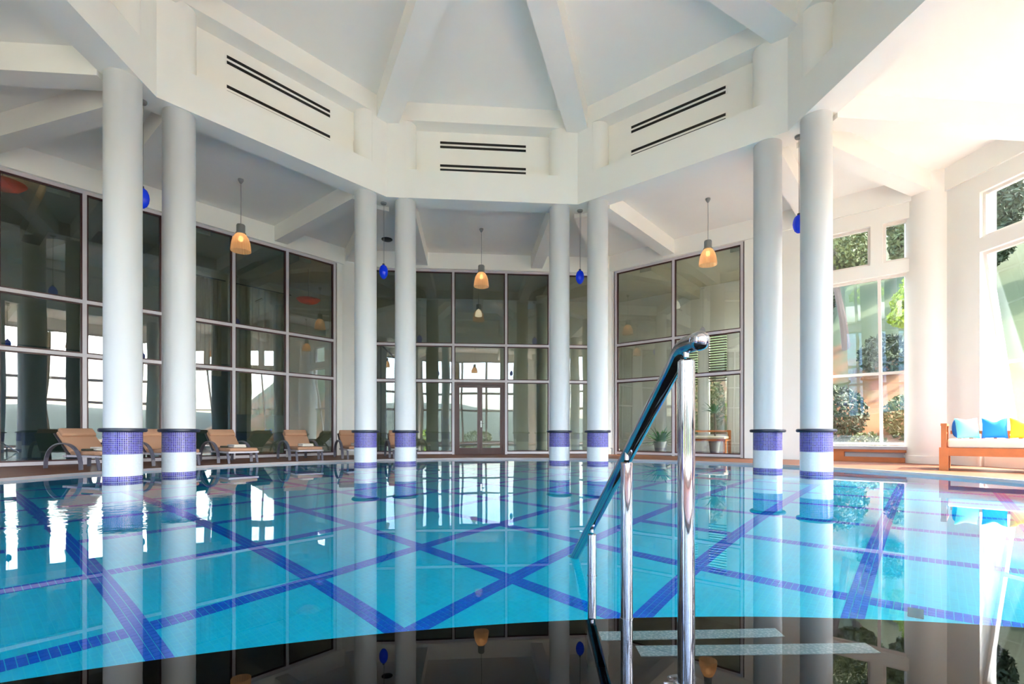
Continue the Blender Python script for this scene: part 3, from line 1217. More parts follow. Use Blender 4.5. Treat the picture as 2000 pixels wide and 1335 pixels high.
def make_lounger():
    root = empty('sun_lounger')
    for s in (-1, 1):
        m = MB()
        y0 = s * 0.335
        m.ribbon(arc_pts(), y0 - 0.03, y0 + 0.03, 0.022)
        build('armrest', m, SLATE, root)
        m = MB()
        m.ribbon([(1.40, 0.22), (1.44, 0.12), (1.47, 0.0)], s * 0.285 - 0.022, s * 0.285 + 0.022, 0.03)
        build('leg', m, SLATE, root)
    m = MB()
    for s in (-1, 1):
        m.box(0.42, 1.50, s * 0.285 - 0.018, s * 0.285 + 0.018, 0.215, 0.25)
    m.box(1.47, 1.50, -0.285, 0.285, 0.215, 0.25)
    m.box(0.42, 0.45, -0.285, 0.285, 0.215, 0.25)
    for i in range(6):
        m.box(0.55 + i * 0.16, 0.60 + i * 0.16, -0.27, 0.27, 0.230, 0.249)
    m.tube([(0.55, -0.32, 0.235), (0.55, 0.32, 0.235)], 0.012, 8)
    build('frame', m, LFRAME, root)
    # back: hinge at (0.56, 0.26) to top (0.13, 0.62)
    th = math.atan2(0.36, -0.43)
    rot = Matrix.Rotation(-(PI - th), 3, 'Y')
    L = math.hypot(0.36, 0.43)
    d = Vector((-0.43, 0, 0.36)).normalized()
    nn = Vector((0.36, 0, 0.43)).normalized()
    h0 = Vector((0.56, 0, 0.262))
    q = Matrix((d, Vector((0, 1, 0)), d.cross(Vector((0, 1, 0))))).transposed()
    sgn = 1 if (q @ Vector((0, 0, 1))).dot(nn) > 0 else -1
    m = MB()
    m.rbox(h0 + d * L / 2, (L + 0.02, 0.60, 0.025), 0.008, 1, q)
    build('back_frame', m, TAUPE, root)
    m = MB()
    m.rbox(h0 + d * (L / 2 - 0.01) + nn * 0.05, (L - 0.01, 0.56, 0.07), 0.028, 3, q)
    build('back_cushion', m, CUSH, root, smooth=True, angle=60)
    m = MB()
    m.rbox(h0 + d * (L - 0.085) + nn * 0.105, (0.19, 0.54, 0.075), 0.032, 3, q)
    build('headrest', m, CUSH, root, smooth=True, angle=60)
    m = MB()
    m.rbox((1.05, 0, 0.286), (0.92, 0.56, 0.07), 0.026, 3)
    build('seat_cushion', m, CUSH, root, smooth=True, angle=60)
    return root


lg = make_lounger()
LG = [(157.3, 'beige cushioned sun lounger at the far left, left of the outermost column'),
      (148.6, 'beige cushioned sun lounger mostly hidden between the two leftmost columns'),
      (139.6, 'beige cushioned sun lounger just right of the two leftmost columns'),
      (128.4, 'beige cushioned sun lounger at the right end of the left glass wall'),
      (119.2, 'beige cushioned sun lounger in front of the white pillar, half behind a column'),
      (110.4, 'beige cushioned sun lounger behind the column next left of the door')]
RH = 8.72
spots_l = []
for i, (a, lab) in enumerate(LG):
    q = lg if i == 0 else copy_tree(lg)
    x, y = polar(RH, R(a))
    q.location = (x, y, DECK)
    q.rotation_euler = (0, 0, R(a) + PI)
    tag(q, lab, 'lounger', 'sun loungers along the glass wall')
    spots_l.append((q, a))


def towel(i, label, dx=1.0, dy=0.04, stack=2, mt=TOWEL, size=(0.40, 0.26)):
    q, a = spots_l[i]
    M = Matrix.Translation(q.location) @ Matrix.Rotation(R(a) + PI, 4, 'Z')
    m = MB()
    for j in range(stack):
        m.rbox((0, 0, 0.018 + j * 0.033), (size[0] - 0.01 * j, size[1] - 0.008 * j, 0.033), 0.014, 2)
    p = M @ Vector((dx, dy, 0.3225))
    o = build('folded_towel', m, mt, smooth=True, angle=50)
    o.location = p
    o.rotation_euler = (0, 0, R(a) + PI)
    tag(o, label, 'towel', 'folded towels on the loungers')


towel(0, 'folded cream towel on the far left lounger')
towel(1, 'folded cream towel on the lounger hidden between the leftmost columns')
towel(2, 'folded cream towel on the lounger right of the two leftmost columns')
towel(3, 'folded cream towel on the lounger at the end of the left glass wall')
towel(4, 'folded cream towel on the lounger before the white pillar')
towel(5, 'folded cream towel on the lounger behind the column by the door')
DARKT = mat('towel_dark', (0.05, 0.05, 0.035), 0.95)
for i, lab in ((0, 'small dark folded cloth beside the towel on the far left lounger'), (2, 'small dark folded cloth by the towel on the third lounger')):
    q, a = spots_l[i]
    M = Matrix.Translation(q.location) @ Matrix.Rotation(R(a) + PI, 4, 'Z')
    m = MB()
    m.rbox((0, 0, 0.02), (0.16, 0.12, 0.04), 0.015, 2)
    o = build('dark_cloth', m, DARKT, smooth=True, angle=50)
    o.location = M @ Vector((0.92, -0.18, 0.3225))
    o.rotation_euler = (0, 0, R(a) + PI)
    tag(o, lab, 'cloth', 'dark cloths on the loungers')

# ------------------------------------------------------------------ daybed with pillows
DBA = -R(43)                              # its long side runs this way from the front left leg
db = tag(empty('daybed', (7.31, 8.55, DECK), DBA), 'orange teak daybed with cream mattress in the sun, before the stout pillar', 'sofa')
DL, DD = 1.72, 0.95
for (x, y) in ((0.0, 0.0), (DL - 0.12, 0.0), (0.0, DD - 0.12), (DL - 0.12, DD - 0.12)):
    m = MB()
    top = 0.78 if y == 0 else 0.76
    m.box(x, x + 0.12, y, y + 0.12, 0, 0.39)
    m.box(x + 0.025, x + 0.095, y + 0.025, y + 0.095, 0.39, top)
    build('leg', m, TEAK, db)
m = MB()
m.box(0.12, DL - 0.12, 0.012, 0.06, 0.25, 0.385)
build('front_rail', m, TEAK, db)
m = MB()
m.box(0.12, DL - 0.12, DD - 0.06, DD - 0.012, 0.25, 0.385)
build('back_rail', m, TEAK, db)
for x0 in (0.02, DL - 0.07):
    m = MB()
    m.box(x0, x0 + 0.05, 0.12, DD - 0.12, 0.25, 0.385)
    build('side_rail', m, TEAK, db)
    m = MB()
    xx = 0.02 if x0 < 1 else DL - 0.10
    m.box(xx, xx + 0.08, 0.0, DD, 0.76, 0.80)
    m.box(xx + 0.02, xx + 0.06, 0.09, DD - 0.09, 0.62, 0.655)
    build('arm', m, TEAK, db)
m = MB()
m.box(0.12, DL - 0.12, DD - 0.075, DD - 0.03, 0.62, 0.68)
for i in range(9):
    x = 0.22 + i * 0.155
    m.box(x, x + 0.05, DD - 0.065, DD - 0.04, 0.385, 0.62)
build('backrest', m, TEAK, db)
m = MB()
for i in range(8):
    x = 0.14 + i * 0.18
    m.box(x, x + 0.11, 0.06, DD - 0.06, 0.345, 0.375)
build('slats', m, TEAK, db)
m = MB()
m.rbox((DL / 2, DD / 2 - 0.01, 0.462), (DL - 0.22, DD - 0.14, 0.15), 0.03, 3)
build('mattress', m, MATTR, db, smooth=True, angle=50)


def pillow_mesh(w, h, t, dent=0.0):
    m = MB()
    N = 14
    vs = []
    for side in (1, -1):
        for i in range(N + 1):
            for j in range(N + 1):
                u, v = -1 + 2 * i / N, -1 + 2 * j / N
                e = max(0.0, (1 - u * u) * (1 - v * v)) ** 0.42
                pinch = 1 - 0.07 * (1 - u * u) if True else 1
                x = u * w / 2 * (1 - 0.06 * (1 - v * v))
                z = v * h / 2 * (1 - 0.06 * (1 - u * u))
                if v > 0 and dent > 0:
                    z -= dent * v * math.exp(-(u / 0.45) ** 2)
                vs.append((x, side * t / 2 * e, z + h / 2))
    fs = []
    S = (N + 1) ** 2
    for i in range(N):
        for j in range(N):
            a = i * (N + 1) + j
            fs.append((a, a + N + 1, a + N + 2, a + 1)[::-1])
            b = a + S
            fs.append((b, b + N + 1, b + N + 2, b + 1))
    m.add(vs, fs)
    return m


MD = Matrix.Translation((7.31, 8.55, DECK)) @ Matrix.Rotation(DBA, 4, 'Z')
for nm, lab, mt, x, y, rz, lean, w, dent in (
        ('pillow', 'aqua pillow at the left end of the daybed, turned edge-on', AQUA, 0.37, 0.60, R(34), R(-12), 0.36, 0.02),
        ('pillow', 'bright blue pillow between aqua and yellow on the daybed', PBLUE, 0.70, 0.70, R(3), R(-14), 0.33, 0.06),
        ('pillow', 'yellow pillow in the middle of the daybed row', YELLOW, 1.06, 0.70, R(0), R(-14), 0.36, 0.09),
        ('pillow', 'pale aqua pillow at the right edge of the picture, on the daybed', PALEAQ, 1.41, 0.70, R(-2), R(-14), 0.33, 0.03),
        ('pillow', 'small blue pillow peeping over the left arm of the daybed', PBLUE, 0.215, 0.77, R(90), R(0), 0.15, 0.0)):
    o = build(nm, pillow_mesh(w, 0.36, 0.15, dent), mt, smooth=True, angle=80)
    o.matrix_world = MD @ Matrix.Translation((x, y, 0.545)) @ Matrix.Rotation(rz, 4, 'Z') @ Matrix.Rotation(lean, 4, 'X')
    tag(o, lab, 'pillow', 'pillows on the daybed')

# ------------------------------------------------------------------ lobby behind the glass
def wpoly(k, r0, r1, s0a, s1a, s0b, s1b):
    M = FM(k)
    return [tuple((M @ Vector(p))[:2]) for p in ((s0a, r0, 0), (s1a, r0, 0), (s1b, r1, 0), (s0b, r1, 0))]


LRB = 13.6
m = MB()
for k in (2, 1, 0, -1):
    M = FM(k)
    r0, r1 = RO + 0.12, LRB
    s1 = r1 * T8
    s0 = r0 * T8
    P = [(-s0, r0), (s0, r0), (s1, r1), (-s1, r1)]
    if k == -1:
        P = [(-s0, r0), (0.26, r0), (0.26, r1), (-s1, r1)]
    m.hexa([M @ Vector((x, y, -0.1)) for x, y in P], [M @ Vector((x, y, DECK)) for x, y in P])
tag(build('floor_lobby', m, LOBF), 'dark polished lobby floor behind the glass walls', 'floor', kind='structure')
m = MB()
for k in (2, 1, 0, -1):
    M = FM(k)
    r0, r1 = RO + 0.26, LRB
    P = [(-r0 * T8, r0), (r0 * T8 if k != -1 else 0.3, r0), (r1 * T8 if k != -1 else 0.3, r1), (-r1 * T8, r1)]
    m.hexa([M @ Vector((x, y, 5.9)) for x, y in P], [M @ Vector((x, y, 6.05)) for x, y in P])
    for s in (-2.6, 0.0, 2.6):
        if k == -1 and s > 0.1:
            continue
        m.box(s - 0.18, s + 0.18, r0, r1, 5.5, 5.9, M=M)
tag(build('ceiling_lobby', m, LOBW), 'beamed lobby ceiling behind the glass walls', 'ceiling', kind='structure')
m = MB()
M = FM(1)
m.box(-LRB * T8, LRB * T8, LRB, LRB + 0.2, DECK, 5.95, M=M)
tag(build('wall_lobby_left', m, LOBW), 'dim lobby wall behind the left glass', 'wall', kind='structure')
m = MB()
m.box(-3.78, -1.1, LRB - 0.12, LRB - 0.01, DECK, 2.9, M=M)
m.box(0.6, 2.6, LRB - 0.12, LRB - 0.01, DECK, 2.9, M=M)
tag(build('wall_lobby_lining', m, LOBD), 'blue-grey wall lining in the dim lobby behind the left glass', 'wall', kind='structure')
m = MB()
M = FM(0)
m.box(-LRB * T8, LRB * T8, LRB, LRB + 0.2, DECK, 5.95, M=M)
tag(build('wall_lobby_middle', m, LOBW), 'dim lobby wall behind the middle glass', 'wall', kind='structure')
m = MB()
m.box(-LRB * T8, LRB * T8, LRB, LRB + 0.2, DECK, 5.95, M=FM(2))
m.box(-0.1, 0.1, RO / C8 + 0.55, LRB / C8, DECK, 5.95, M=CF(2))
tag(build('wall_lobby_side', m, LOBW), 'lobby wall beyond the left edge of the picture', 'wall', kind='structure')
# right lobby wall with two louvred windows; side opening added for more daylight
m = MB()
M = FM(-1)
x0 = -LRB * T8
ops = [(-3.05, -2.45), (-2.15, -1.45)]
edges = [x0] + [e for o_ in ops for e in o_] + [0.5]
for i in range(0, len(edges), 2):
    m.box(edges[i], edges[i + 1], LRB, LRB + 0.2, DECK, 5.95, M=M)
for a, b in ops:
    m.box(a, b, LRB, LRB + 0.2, 4.3, 5.95, M=M)
    m.box(a, b, LRB, LRB + 0.2, DECK, 0.6, M=M)
m.box(0.3, 0.5, RO + 0.3, RO + 0.8, DECK, 5.95, M=M)
m.box(0.3, 0.5, LRB - 0.5, LRB, DECK, 5.95, M=M)
m.box(0.3, 0.5, RO + 0.8, LRB - 0.5, DECK, 0.5, M=M)
m.box(0.3, 0.5, RO + 0.8, LRB - 0.5, 5.3, 5.95, M=M)
tag(build('wall_lobby_right', m, WFRAME), 'pale lobby wall with louvred windows behind the two-bay glass', 'wall', kind='structure')
for i, (a, b) in enumerate(ops):
    root = tag(empty('window_%d' % (10 + i), M @ Vector(((a + b) / 2, LRB, 0.6))), ['narrow louvred lobby window nearer the handrail, seen through glass', 'wider louvred lobby window with sunlit green behind, seen through glass'][i], 'window', kind='structure')
    M0 = M.copy()
    M0.translation = (0, 0, 0)
    w = (b - a) / 2
    m = MB()
    m.box(-w, -w + 0.05, 0.02, 0.12, 0, 3.7)
    m.box(w - 0.05, w, 0.02, 0.12, 0, 3.7)
    m.box(-w + 0.05, w - 0.05, 0.02, 0.12, 3.65, 3.7)
    m.box(-w + 0.05, w - 0.05, 0.02, 0.12, 0, 0.05)
    build('window_frame', m, WFRAME, root, M0)
    m = MB()
    m.box(-w + 0.05, w - 0.05, 0.06, 0.07, 0.05, 3.65)
    build('pane', m, GLASSO, root, M0)
    for j in range(20):
        z = 3.6 - j * 0.088
        sm = MB()
        sm.hexa([Vector(p) for p in ((-w + 0.05, -0.05, z), (w - 0.05, -0.05, z), (w - 0.05, 0.012, z - 0.03), (-w + 0.05, 0.012, z - 0.03))], [Vector(p) for p in ((-w + 0.05, -0.05, z + 0.012), (w - 0.05, -0.05, z + 0.012), (w - 0.05, 0.012, z - 0.018), (-w + 0.05, 0.012, z - 0.018))])
        build('slat', sm, BARK, root, M0)

root = tag(empty('window_12', FM(-1) @ Vector((0.4, 11.45, 0.5))), 'unseen tall lobby side window added to let daylight in, facing the garden slope, hidden behind the plaster wall', 'window', kind='structure')  # unseen glazing, added in the end wall to brighten the right lobby
m = MB()
for y0, y1 in ((-1.34, -1.28), (-0.03, 0.03), (1.28, 1.34)):
    m.box(-0.03, 0.03, y0, y1, 0.0, 4.79)
for z in (0.0, 2.4, 4.73):
    for y0, y1 in ((-1.28, -0.03), (0.03, 1.28)):
        m.box(-0.03, 0.03, y0, y1, z, z + 0.06)
build('window_frame', m, WFRAME, root, M0)
for y0, y1 in ((-1.28, -0.03), (0.03, 1.28)):
    m = MB()
    m.box(-0.005, 0.005, y0, y1, 0.06, 4.73)
    build('pane', m, GLASSO, root, M0)

# lobby columns
for k, s, r, lab in ((0, -2.6, 11.6, 'pale round lobby column behind the glass left of the door'), (0, 2.3, 11.6, 'pale round lobby column behind the glass right of the door'), (-1, -0.3, 11.8, 'pale round lobby column behind the two-bay glass'), (1, -1.2, 11.6, 'pale round lobby column behind the left glass')):
    q = FM(k, r) @ Vector((s, 0, 0))
    m = MB()
    m.lathe([(0.26, DECK), (0.26, 0.14), (0.24, 0.145), (0.24, 5.45), (0.27, 5.46), (0.27, 5.5)], 32, (q.x, q.y))
    tag(build('lobby_pillar', m, WFRAME if k == -1 else LOBW, smooth=True), lab, 'pillar', kind='structure')


def curtain(name, M, w, z0, z1, mt, label, group=None, waves=9, pinch=0.0):
    m = MB()
    nx, nz = waves * 8, 12
    vs, fs = [], []
    for side in (0, 1):
        for j in range(nz + 1):
            z = z0 + (z1 - z0) * j / nz
            t = j / nz
            ww = w * (1 - pinch * math.exp(-((t - 0.35) / 0.16) ** 2))
            for i in range(nx + 1):
                u = i / nx
                amp = 0.045
                vs.append((-ww / 2 + ww * u, amp * math.sin(u * waves * 2 * PI + 0.3 * math.sin(7 * u)) + side * 0.006, z))
    S = (nx + 1) * (nz + 1)
    for j in range(nz):
        for i in range(nx):
            a = j * (nx + 1) + i
            fs.append((a, a + 1, a + nx + 2, a + nx + 1))
            fs.append((a + S, a + S + nx + 1, a + S + nx + 2, a + S + 1))
    m.add(vs, fs)
    root = empty('curtain', M.translation)
    M0 = M.copy()
    M0.translation = (0, 0, 0)
    build('drape', m, mt, root, M0, smooth=True, angle=80)
    m = MB()
    m.tube([(-w / 2 - 0.1, 0, z1 + 0.02), (w / 2 + 0.1, 0, z1 + 0.02)], 0.018, 8)
    build('curtain_rod', m, BLACK, root, M0)
    return tag(root, label, 'curtain', group)


curtain('curtain', FM(1, 10.6) @ Matrix.Translation((0.35, 0, 0)), 0.9, 2.2, 4.75, CURT, 'pleated beige curtain behind the left glass, nearer the leftmost columns', 'lobby curtains')
curtain('curtain', FM(1, 10.6) @ Matrix.Translation((1.85, 0, 0)), 1.5, 1.2, 4.75, CURT, 'wider pleated beige curtain behind the left glass, further from the leftmost columns', 'lobby curtains')
for k in (3, 4, -3):
    for s in (-2.75, -1.2, 0.9, 2.75):
        if random.random() < 0.15:
            continue
        ss = s + random.uniform(-0.45, 0.45)
        curtain('curtain', FM(k, RO - 0.22) @ Matrix.Translation((max(-3.0, min(3.0, ss)), 0, 0)), random.uniform(0.40, 0.55), 0.1, 5.45, CURTW, 'tied cream curtain on the near side glazing, seen only mirrored', 'mirrored curtains', waves=5, pinch=0.55)


def bowl_lamp(p, label, sc=1.0):
    root = tag(empty('bowl_pendant', p), label, 'lamp', 'red glass bowl pendants in the lobby')
    m = MB()
    m.tube([(0, 0, 0.13), (0, 0, 5.9 - p[2])], 0.008, 6)
    build('stem', m, CAPG, root)
    m = MB()
    prof = [(0.01, 0), (0.16, 0.02), (0.28, 0.07), (0.36, 0.15), (0.35, 0.155), (0.27, 0.08), (0.15, 0.032), (0.01, 0.012)]
    m.lathe(prof, 32, closed=True)
    build('lamp_bowl', m, BOWLG, root, smooth=True)
    m = MB()
    m.ball((0, 0, 0.10), 0.04, 12, 8)
    build('bulb', m, emit('bowl_bulb', (1.0, 0.6, 0.3), 0.8), root, smooth=True)
    ld = bpy.data.lights.new('bowl_light', 'POINT')
    ld.energy = 8
    ld.color = (1.0, 0.62, 0.30)
    ld.shadow_soft_size = 0.02
    lo = bpy.data.objects.new('bowl_light', ld)
    lo.location = (0, 0, 0.135)
    COL.objects.link(lo)
    lo.parent = root


q = FM(1, 11.2) @ Vector((3.55, 0, 4.78))
bowl_lamp(q, 'red glass bowl pendant glowing behind the right end of the left glass wall')
q = FM(1, 10.1) @ Vector((-3.35, 0, 5.48))
bowl_lamp(q, 'red glass bowl pendant at the left edge behind the glass wall')
for k, s in ((0, 0.0), (-1, -2.4)):
    q = FM(k, 11.4) @ Vector((s, 0, 5.88))
    root = tag(empty('globe_lamp', q), ['small white globe lamp hanging in the lobby behind the door', 'small white globe lamp hanging in the lobby behind the two-bay glass'][k != 0], 'lamp', 'globe lamps in the lobby')
    m = MB()
    m.tube([(0, 0, -0.9), (0, 0, 0.0)], 0.006, 6)
    build('cord', m, CAPG, root)
    m = MB()
    m.lathe([(0.12, -1.15), (0.115, -1.06), (0.09, -0.98), (0.045, -0.92), (0.02, -0.9)], 20)
    build('lamp_shade', m, emit('globe_glow', (1.0, 0.86, 0.68), 0.30), root, smooth=True)


def spiky_plant(p, label, n, L, trunk, potr, poth):
    root = tag(empty('potted_plant', p), label, 'plant', 'pot plants in the lobby')
    m = MB()
    m.lathe([(potr * 0.75, 0), (potr, poth * 0.9), (potr * 1.05, poth), (potr * 0.9, poth), (potr * 0.85, poth * 0.9)], 20)
    build('pot', m, POT, root, smooth=True)
    if trunk > 0:
        m = MB()
        m.tube([(0, 0, poth * 0.8), (0.03, 0, poth + trunk * 0.5), (0, 0.02, poth + trunk)], 0.03, 8)
        build('stem', m, BARK, root)
    rnd = random.Random(n)
    for i in range(n):
        a = rnd.uniform(0, 2 * PI)
        el = rnd.uniform(0.15, 1.3)
        l = L * rnd.uniform(0.7, 1.1)
        m = MB()
        b = Vector((0, 0, poth * 0.85 + trunk))
        dv = Vector((math.cos(a) * math.cos(el), math.sin(a) * math.cos(el), math.sin(el)))
        sd = Vector((-math.sin(a), math.cos(a), 0))
        pts = [b + dv * l * t - Vector((0, 0, 0.25 * l * t * t)) for t in (0, 0.35, 0.7, 1.0)]
        ws = [0.03, 0.045, 0.032, 0.003]
        vs, fs = [], []
        for pnt, w in zip(pts, ws):
            vs += [pnt - sd * w, pnt + Vector((0, 0, -0.008)), pnt + sd * w]
        for j in range(3):
            fs += [(j * 3, j * 3 + 1, j * 3 + 4, j * 3 + 3), (j * 3 + 1, j * 3 + 2, j * 3 + 5, j * 3 + 4)]
        m.add(vs, fs)
        build('leaf', m, LEAFP, root)


q = FM(-1, 10.5) @ Vector((-2.55, 0, DECK))
spiky_plant(q, 'bushy spiky-leaved plant in a grey pot behind the two-bay glass', 44, 0.78, 0.0, 0.20, 0.38)
q = FM(-1, 12.2) @ Vector((-1.45, 0, DECK))
spiky_plant(q, 'taller plant with a rosette on a stem, near the louvred window', 30, 0.55, 0.95, 0.18, 0.40)
q = FM(-1, 11.2) @ Vector((-1.55, 0, DECK))
bn = tag(empty('lobby_bench', q, ang(-1) - PI / 2), 'long low wooden bench in the lobby behind the two-bay glass', 'bench')
for x in (-0.7, 0.7):
    for y in (0.05, 0.5):
        m = MB()
        m.box(x - 0.04, x + 0.04, y, y + 0.07, 0, 0.72 if y > 0.3 else 0.4)
        build('leg', m, TEAK, bn)
m = MB()
m.box(-0.74, 0.74, 0.05, 0.56, 0.40, 0.46)
build('seat', m, TEAK, bn)
m = MB()
m.rbox((0, 0.28, 0.51), (1.4, 0.44, 0.09), 0.03, 2)
build('seat_cushion', m, MATTR, bn, smooth=True)
m = MB()
m.box(-0.74, 0.74, 0.51, 0.55, 0.68, 0.74)
build('backrest', m, TEAK, bn)

# stair railing glimpsed between the two columns left of the door
q = FM(0, 11.0) @ Vector((-3.3, 0, DECK))
sr = tag(empty('stair_railing', q, ang(0) - PI / 2), 'slanting dark stair railing in the lobby, between the columns left of the door', 'railing')
m = MB()
m.tube([(-0.6, 0, 4.2), (1.1, 0, 2.6)], 0.03, 8)
build('rail', m, BLACK, sr)
for i in range(9):
    x = -0.55 + i * 0.2
    m = MB()
    m.tube([(x, 0, 0.005), (x, 0, 4.2 - (x + 0.6) / 1.7 * 1.6)], 0.012, 6)
    build('baluster', m, BLACK, sr)

# ------------------------------------------------------------------ outdoors
# ground: terrace behind the camera, then valley; garden slope at the right
m = MB()
ring_in, ring_out = circle(RO + 1.0, 64), circle(RO + 8, 64)
for i in range(64):
    j = (i + 1) % 64
    m.prism([ring_in[i], ring_out[i], ring_out[j], ring_in[j]], -0.2, -0.02)
tag(build('ground_terrace', m, TERRA), 'pale stone terrace outside the building', 'ground', kind='structure')
m = MB()
vs, fs = [], []
NA = 72
for i in range(NA):
    a = 2 * PI * i / NA
    for r, z in ((RO + 7.9, -0.25), (30, -2.5), (90, -6), (260, -8)):
        vs.append((CX + r * math.cos(a), CY + r * math.sin(a), z))
for i in range(NA):
    for j in range(3):
        a, b = i * 4 + j, ((i + 1) % NA) * 4 + j
        fs.append((a, a + 1, b + 1, b))
m.add(vs, fs)
tag(build('ground_valley', m, GRASS), 'green valley below the terrace', 'ground', kind='structure')
m = MB()
vs, fs = [], []
NA, NR = 96, 7
rnd = random.Random(3)
prof = [random.Random(5 + i).uniform(0, 1) for i in range(NA)]
for i in range(NA):
    a = 2 * PI * i / NA
    hh = 15 + 5 * math.sin(3 * a + 1.0) + 3 * math.sin(7 * a) + 1.5 * prof[i]
    for j in range(NR):
        t = j / (NR - 1)
        r = 230 + 90 * t
        z = -8 + (hh + 8) * math.sin(t * PI / 2) + rnd.uniform(-0.6, 0.6)
        vs.append((CX + r * math.cos(a), CY + r * math.sin(a), z))
for i in range(NA):
    for j in range(NR - 1):
        a, b = i * NR + j, ((i + 1) % NA) * NR + j
        fs.append((a, a + 1, b + 1, b))
m.add(vs, fs)
tag(build('hills', m, HILL, smooth=True), 'low green hills across the valley, seen mirrored in the glass', 'hills', kind='structure')

# garden slope outside the right-hand windows
m = MB()
vs, fs = [], []
A0, A1, NA, NR = R(-35), R(78), 60, 26
rnd = random.Random(11)


def slope_z(r, a):
    d = math.degrees(a)
    r0 = 11.2 if d < 46 else 15.6            # the lobby stands on the flat beyond 46 degrees
    t = max(0.0, r - r0)
    f = min(1.0, max(0.0, (d + 18) / 30)) * min(1.0, max(0.0, (80 - d) / 8))
    return (-0.05 if d < 46 else -0.35) + f * (0.84 * t - 0.007 * t * t)


for i in range(NA + 1):
    a = A0 + (A1 - A0) * i / NA
    for j in range(NR + 1):
        r = 10.6 + 30 * (j / NR) ** 1.6
        vs.append((CX + r * math.cos(a), CY + r * math.sin(a), slope_z(r, a) + (rnd.uniform(-0.10, 0.10) * min(1, j / 4))))
for i in range(NA):
    for j in range(NR):
        a, b = i * (NR + 1) + j, (i + 1) * (NR + 1) + j
        fs.append((a, a + 1, b + 1, b))
m.add(vs, fs)
tag(build('ground_garden', m, EARTH, smooth=True), 'orange earth garden slope outside the right-hand windows', 'ground', kind='structure')


def leaf_blob(mb, c, rad, n, size, rnd, mi=0):
    for _ in range(n):
        while True:
            p = Vector((rnd.uniform(-1, 1), rnd.uniform(-1, 1), rnd.uniform(-1, 1)))
            if 0.25 < p.length < 1:
                break
        p = p * (p.length ** -0.45)
        q = Vector((c[0] + p.x * rad[0], c[1] + p.y * rad[1], c[2] + p.z * rad[2]))
        d = Vector((rnd.gauss(0, 1), rnd.gauss(0, 1), rnd.gauss(0, 0.6))).normalized()
        e = d.orthogonal().normalized()
        e.rotate(Matrix.Rotation(rnd.uniform(0, 6.28), 3, d))
        s = size * rnd.uniform(0.6, 1.3)
        f = d.cross(e) * s * 0.45
        e = e * s
        mb.add([q - e, q + f + d * s * 0.15, q + e, q - f + d * s * 0.15], [(0, 1, 2, 3)], mi)


def plant(name, p, label, cat, blobs, leaf, size, trunk=None, group=None, flowers=0, seed=1):
    root = tag(empty(name, p), label, cat, group)
    rnd = random.Random(seed)
    m = MB()
    for c, rad, n in blobs:
        leaf_blob(m, c, rad, n, size, rnd)
    tag(build('foliage', m, leaf, root), kind='stuff')
    m = MB()
    if trunk:
        for pts, rr in trunk:
            m.tube(pts, rr, 8)
    else:
        m.tube([(0, 0, 0), (0, 0, blobs[0][0][2])], 0.03, 6)
    build('trunk', m, BARK, root)
    if flowers:
        m = MB()
        for c, rad, n in blobs:
            leaf_blob(m, c, (rad[0] * 1.05, rad[1] * 1.05, rad[2] * 1.05), flowers, size * 0.7, rnd)
        tag(build('blossom', m, FLOWER, root), kind='stuff')
    return root


def gp(px, d, up=0.0):
    """Ground point seen along a bearing of the plan at depth d."""
    x = (px - 1000) / 975.5 * d
    r = math.hypot(x - CX, d - CY)
    a = math.atan2(d - CY, x - CX)
    return (x, d, slope_z(r, a) + up)


plant('garden_bush', gp(1632, 13.6), 'broad dark green bush low behind the garden window', 'bush', [((0, 0, 0.7), (0.75, 0.7, 0.8), 1800)], LEAFD, 0.075, seed=2, group='bushes in the garden')
plant('garden_bush', gp(1694, 12.5), 'flowering bush with cream blossom behind the garden window', 'bush', [((0, 0, 0.35), (0.45, 0.45, 0.4), 900)], LEAFM, 0.055, seed=3, flowers=160, group='bushes in the garden')
plant('garden_bush', gp(1775, 12.4), 'olive bush beside the stout pillar, behind the garden window', 'bush', [((0, 0, 0.5), (0.55, 0.55, 0.6), 1200)], LEAFM, 0.07, seed=4, group='bushes in the garden')
plant('garden_bush', gp(1728, 14.8), 'grey-green bush higher on the orange slope', 'bush', [((0, 0, 0.5), (0.7, 0.7, 0.6), 1000)], LEAFD, 0.09, seed=5, group='bushes in the garden')
p = gp(1655, 16.6)
plant('garden_tree', p, 'slanting tree with thin trunk on the orange slope', 'tree', [((-0.25, 0.2, 3.4), (0.95, 0.9, 0.8), 2200), ((0.4, 0.1, 2.9), (0.7, 0.7, 0.6), 1200)], LEAFM, 0.09, trunk=[([(0, 0, -0.3), (-0.15, 0, 1.0), (-0.35, 0.1, 2.3), (-0.3, 0.2, 3.4)], [0.13, 0.11, 0.09, 0.05]), ([(-0.35, 0.1, 2.3), (0.3, 0.1, 2.9)], [0.06, 0.03])], seed=6, group='trees in the garden')
p = gp(1795, 13.6)
plant('garden_tree', p, 'bright yellow-green tree reaching in from behind the stout pillar', 'tree', [((0.1, 0, 2.3), (0.75, 0.6, 0.55), 1700), ((0.4, 0.1, 2.8), (0.7, 0.6, 0.5), 1300), ((-0.35, 0, 1.9), (0.4, 0.4, 0.3), 500)], LEAFB, 0.075, trunk=[([(0.5, 0.3, -0.2), (0.45, 0.2, 0.9), (0.2, 0, 2.2)], [0.08, 0.07, 0.04])], seed=8, group='trees in the garden')
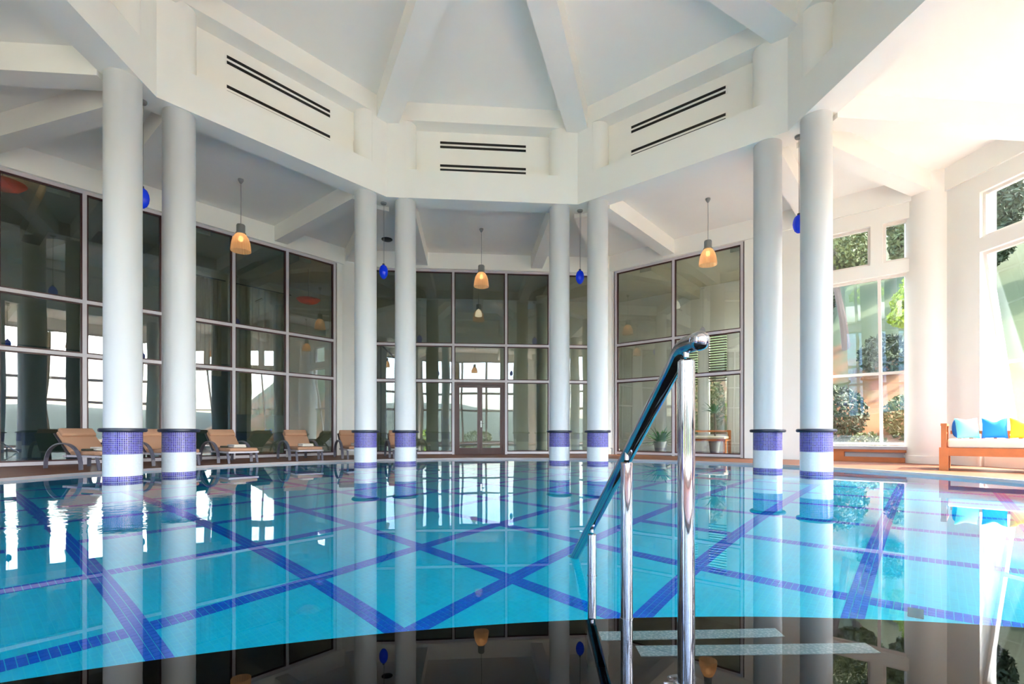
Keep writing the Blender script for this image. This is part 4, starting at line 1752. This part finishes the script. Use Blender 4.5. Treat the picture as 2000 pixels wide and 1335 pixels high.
for i, (px, d, w, lab) in enumerate(((1575, 22.5, 1.1, 'tall olive tree on the slope behind the plain plaster wall'), (1672, 20.4, 1.02, 'tall olive tree filling the left upper garden window'), (1788, 18.4, 0.98, 'tall olive tree filling the right upper garden window'), (1925, 16.0, 0.9, 'tall olive tree behind the stout pillar'), (2140, 14.0, 0.85, 'pale green tree at the right edge, outside the sloping window'))):
    p = gp(px, d)
    plant('garden_tree', p, lab, 'tree', [((0, 0, 2.4), (w, w, 1.5), 3200), ((0.2, 0.1, 4.0), (w * 0.8, w * 0.8, 1.2), 2000), ((-0.1, -0.1, 1.2), (w * 0.8, w * 0.8, 0.9), 1500)], [LEAFM, LEAFM, LEAFM, LEAFD, LEAFM, LEAFM][i], 0.12, trunk=[([(0, 0, -0.4), (0.1, 0, 1.2), (0.05, 0.1, 2.8)], [0.18, 0.14, 0.07])], seed=20 + i, group='trees in the garden')
for i, a in enumerate((196, 214, 231, 247, 262, 276, 292, 309)):
    x, y = polar(17.6 + (i % 3) * 1.2, R(a))
    plant('terrace_bush', (x, y, -0.25), 'green bush at the edge of the terrace, seen only mirrored in the glass', 'bush', [((0, 0, 0.55), (1.1 + 0.2 * (i % 2), 1.1, 0.65), 500)], LEAFM if i % 2 else LEAFB, 0.12, seed=60 + i, group='terrace bushes seen mirrored')
# shrubs in the valley and behind the lobby windows
for i, (s, r) in enumerate(((-3.4, 16.4), (-1.3, 16.2), (-5.6, 17.5))):
    q = FM(-1, r) @ Vector((s, 0, 0))
    a = math.atan2(q.y - CY, q.x - CX)
    rr = math.hypot(q.x - CX, q.y - CY)
    plant('garden_bush', (q.x, q.y, slope_z(rr, a)), ['green bush behind the louvred lobby windows', 'green bush behind the wider louvred window', 'green bush outside beyond the lobby'][i], 'bush', [((0, 0, 1.3), (1.0, 1.0, 1.4), 1500)], LEAFB if i == 1 else LEAFM, 0.10, seed=40 + i, group='bushes behind the lobby')
print('tris approx', sum(len(me.polygons) * 2 for me in bpy.data.meshes), 'objs', len(bpy.data.objects))
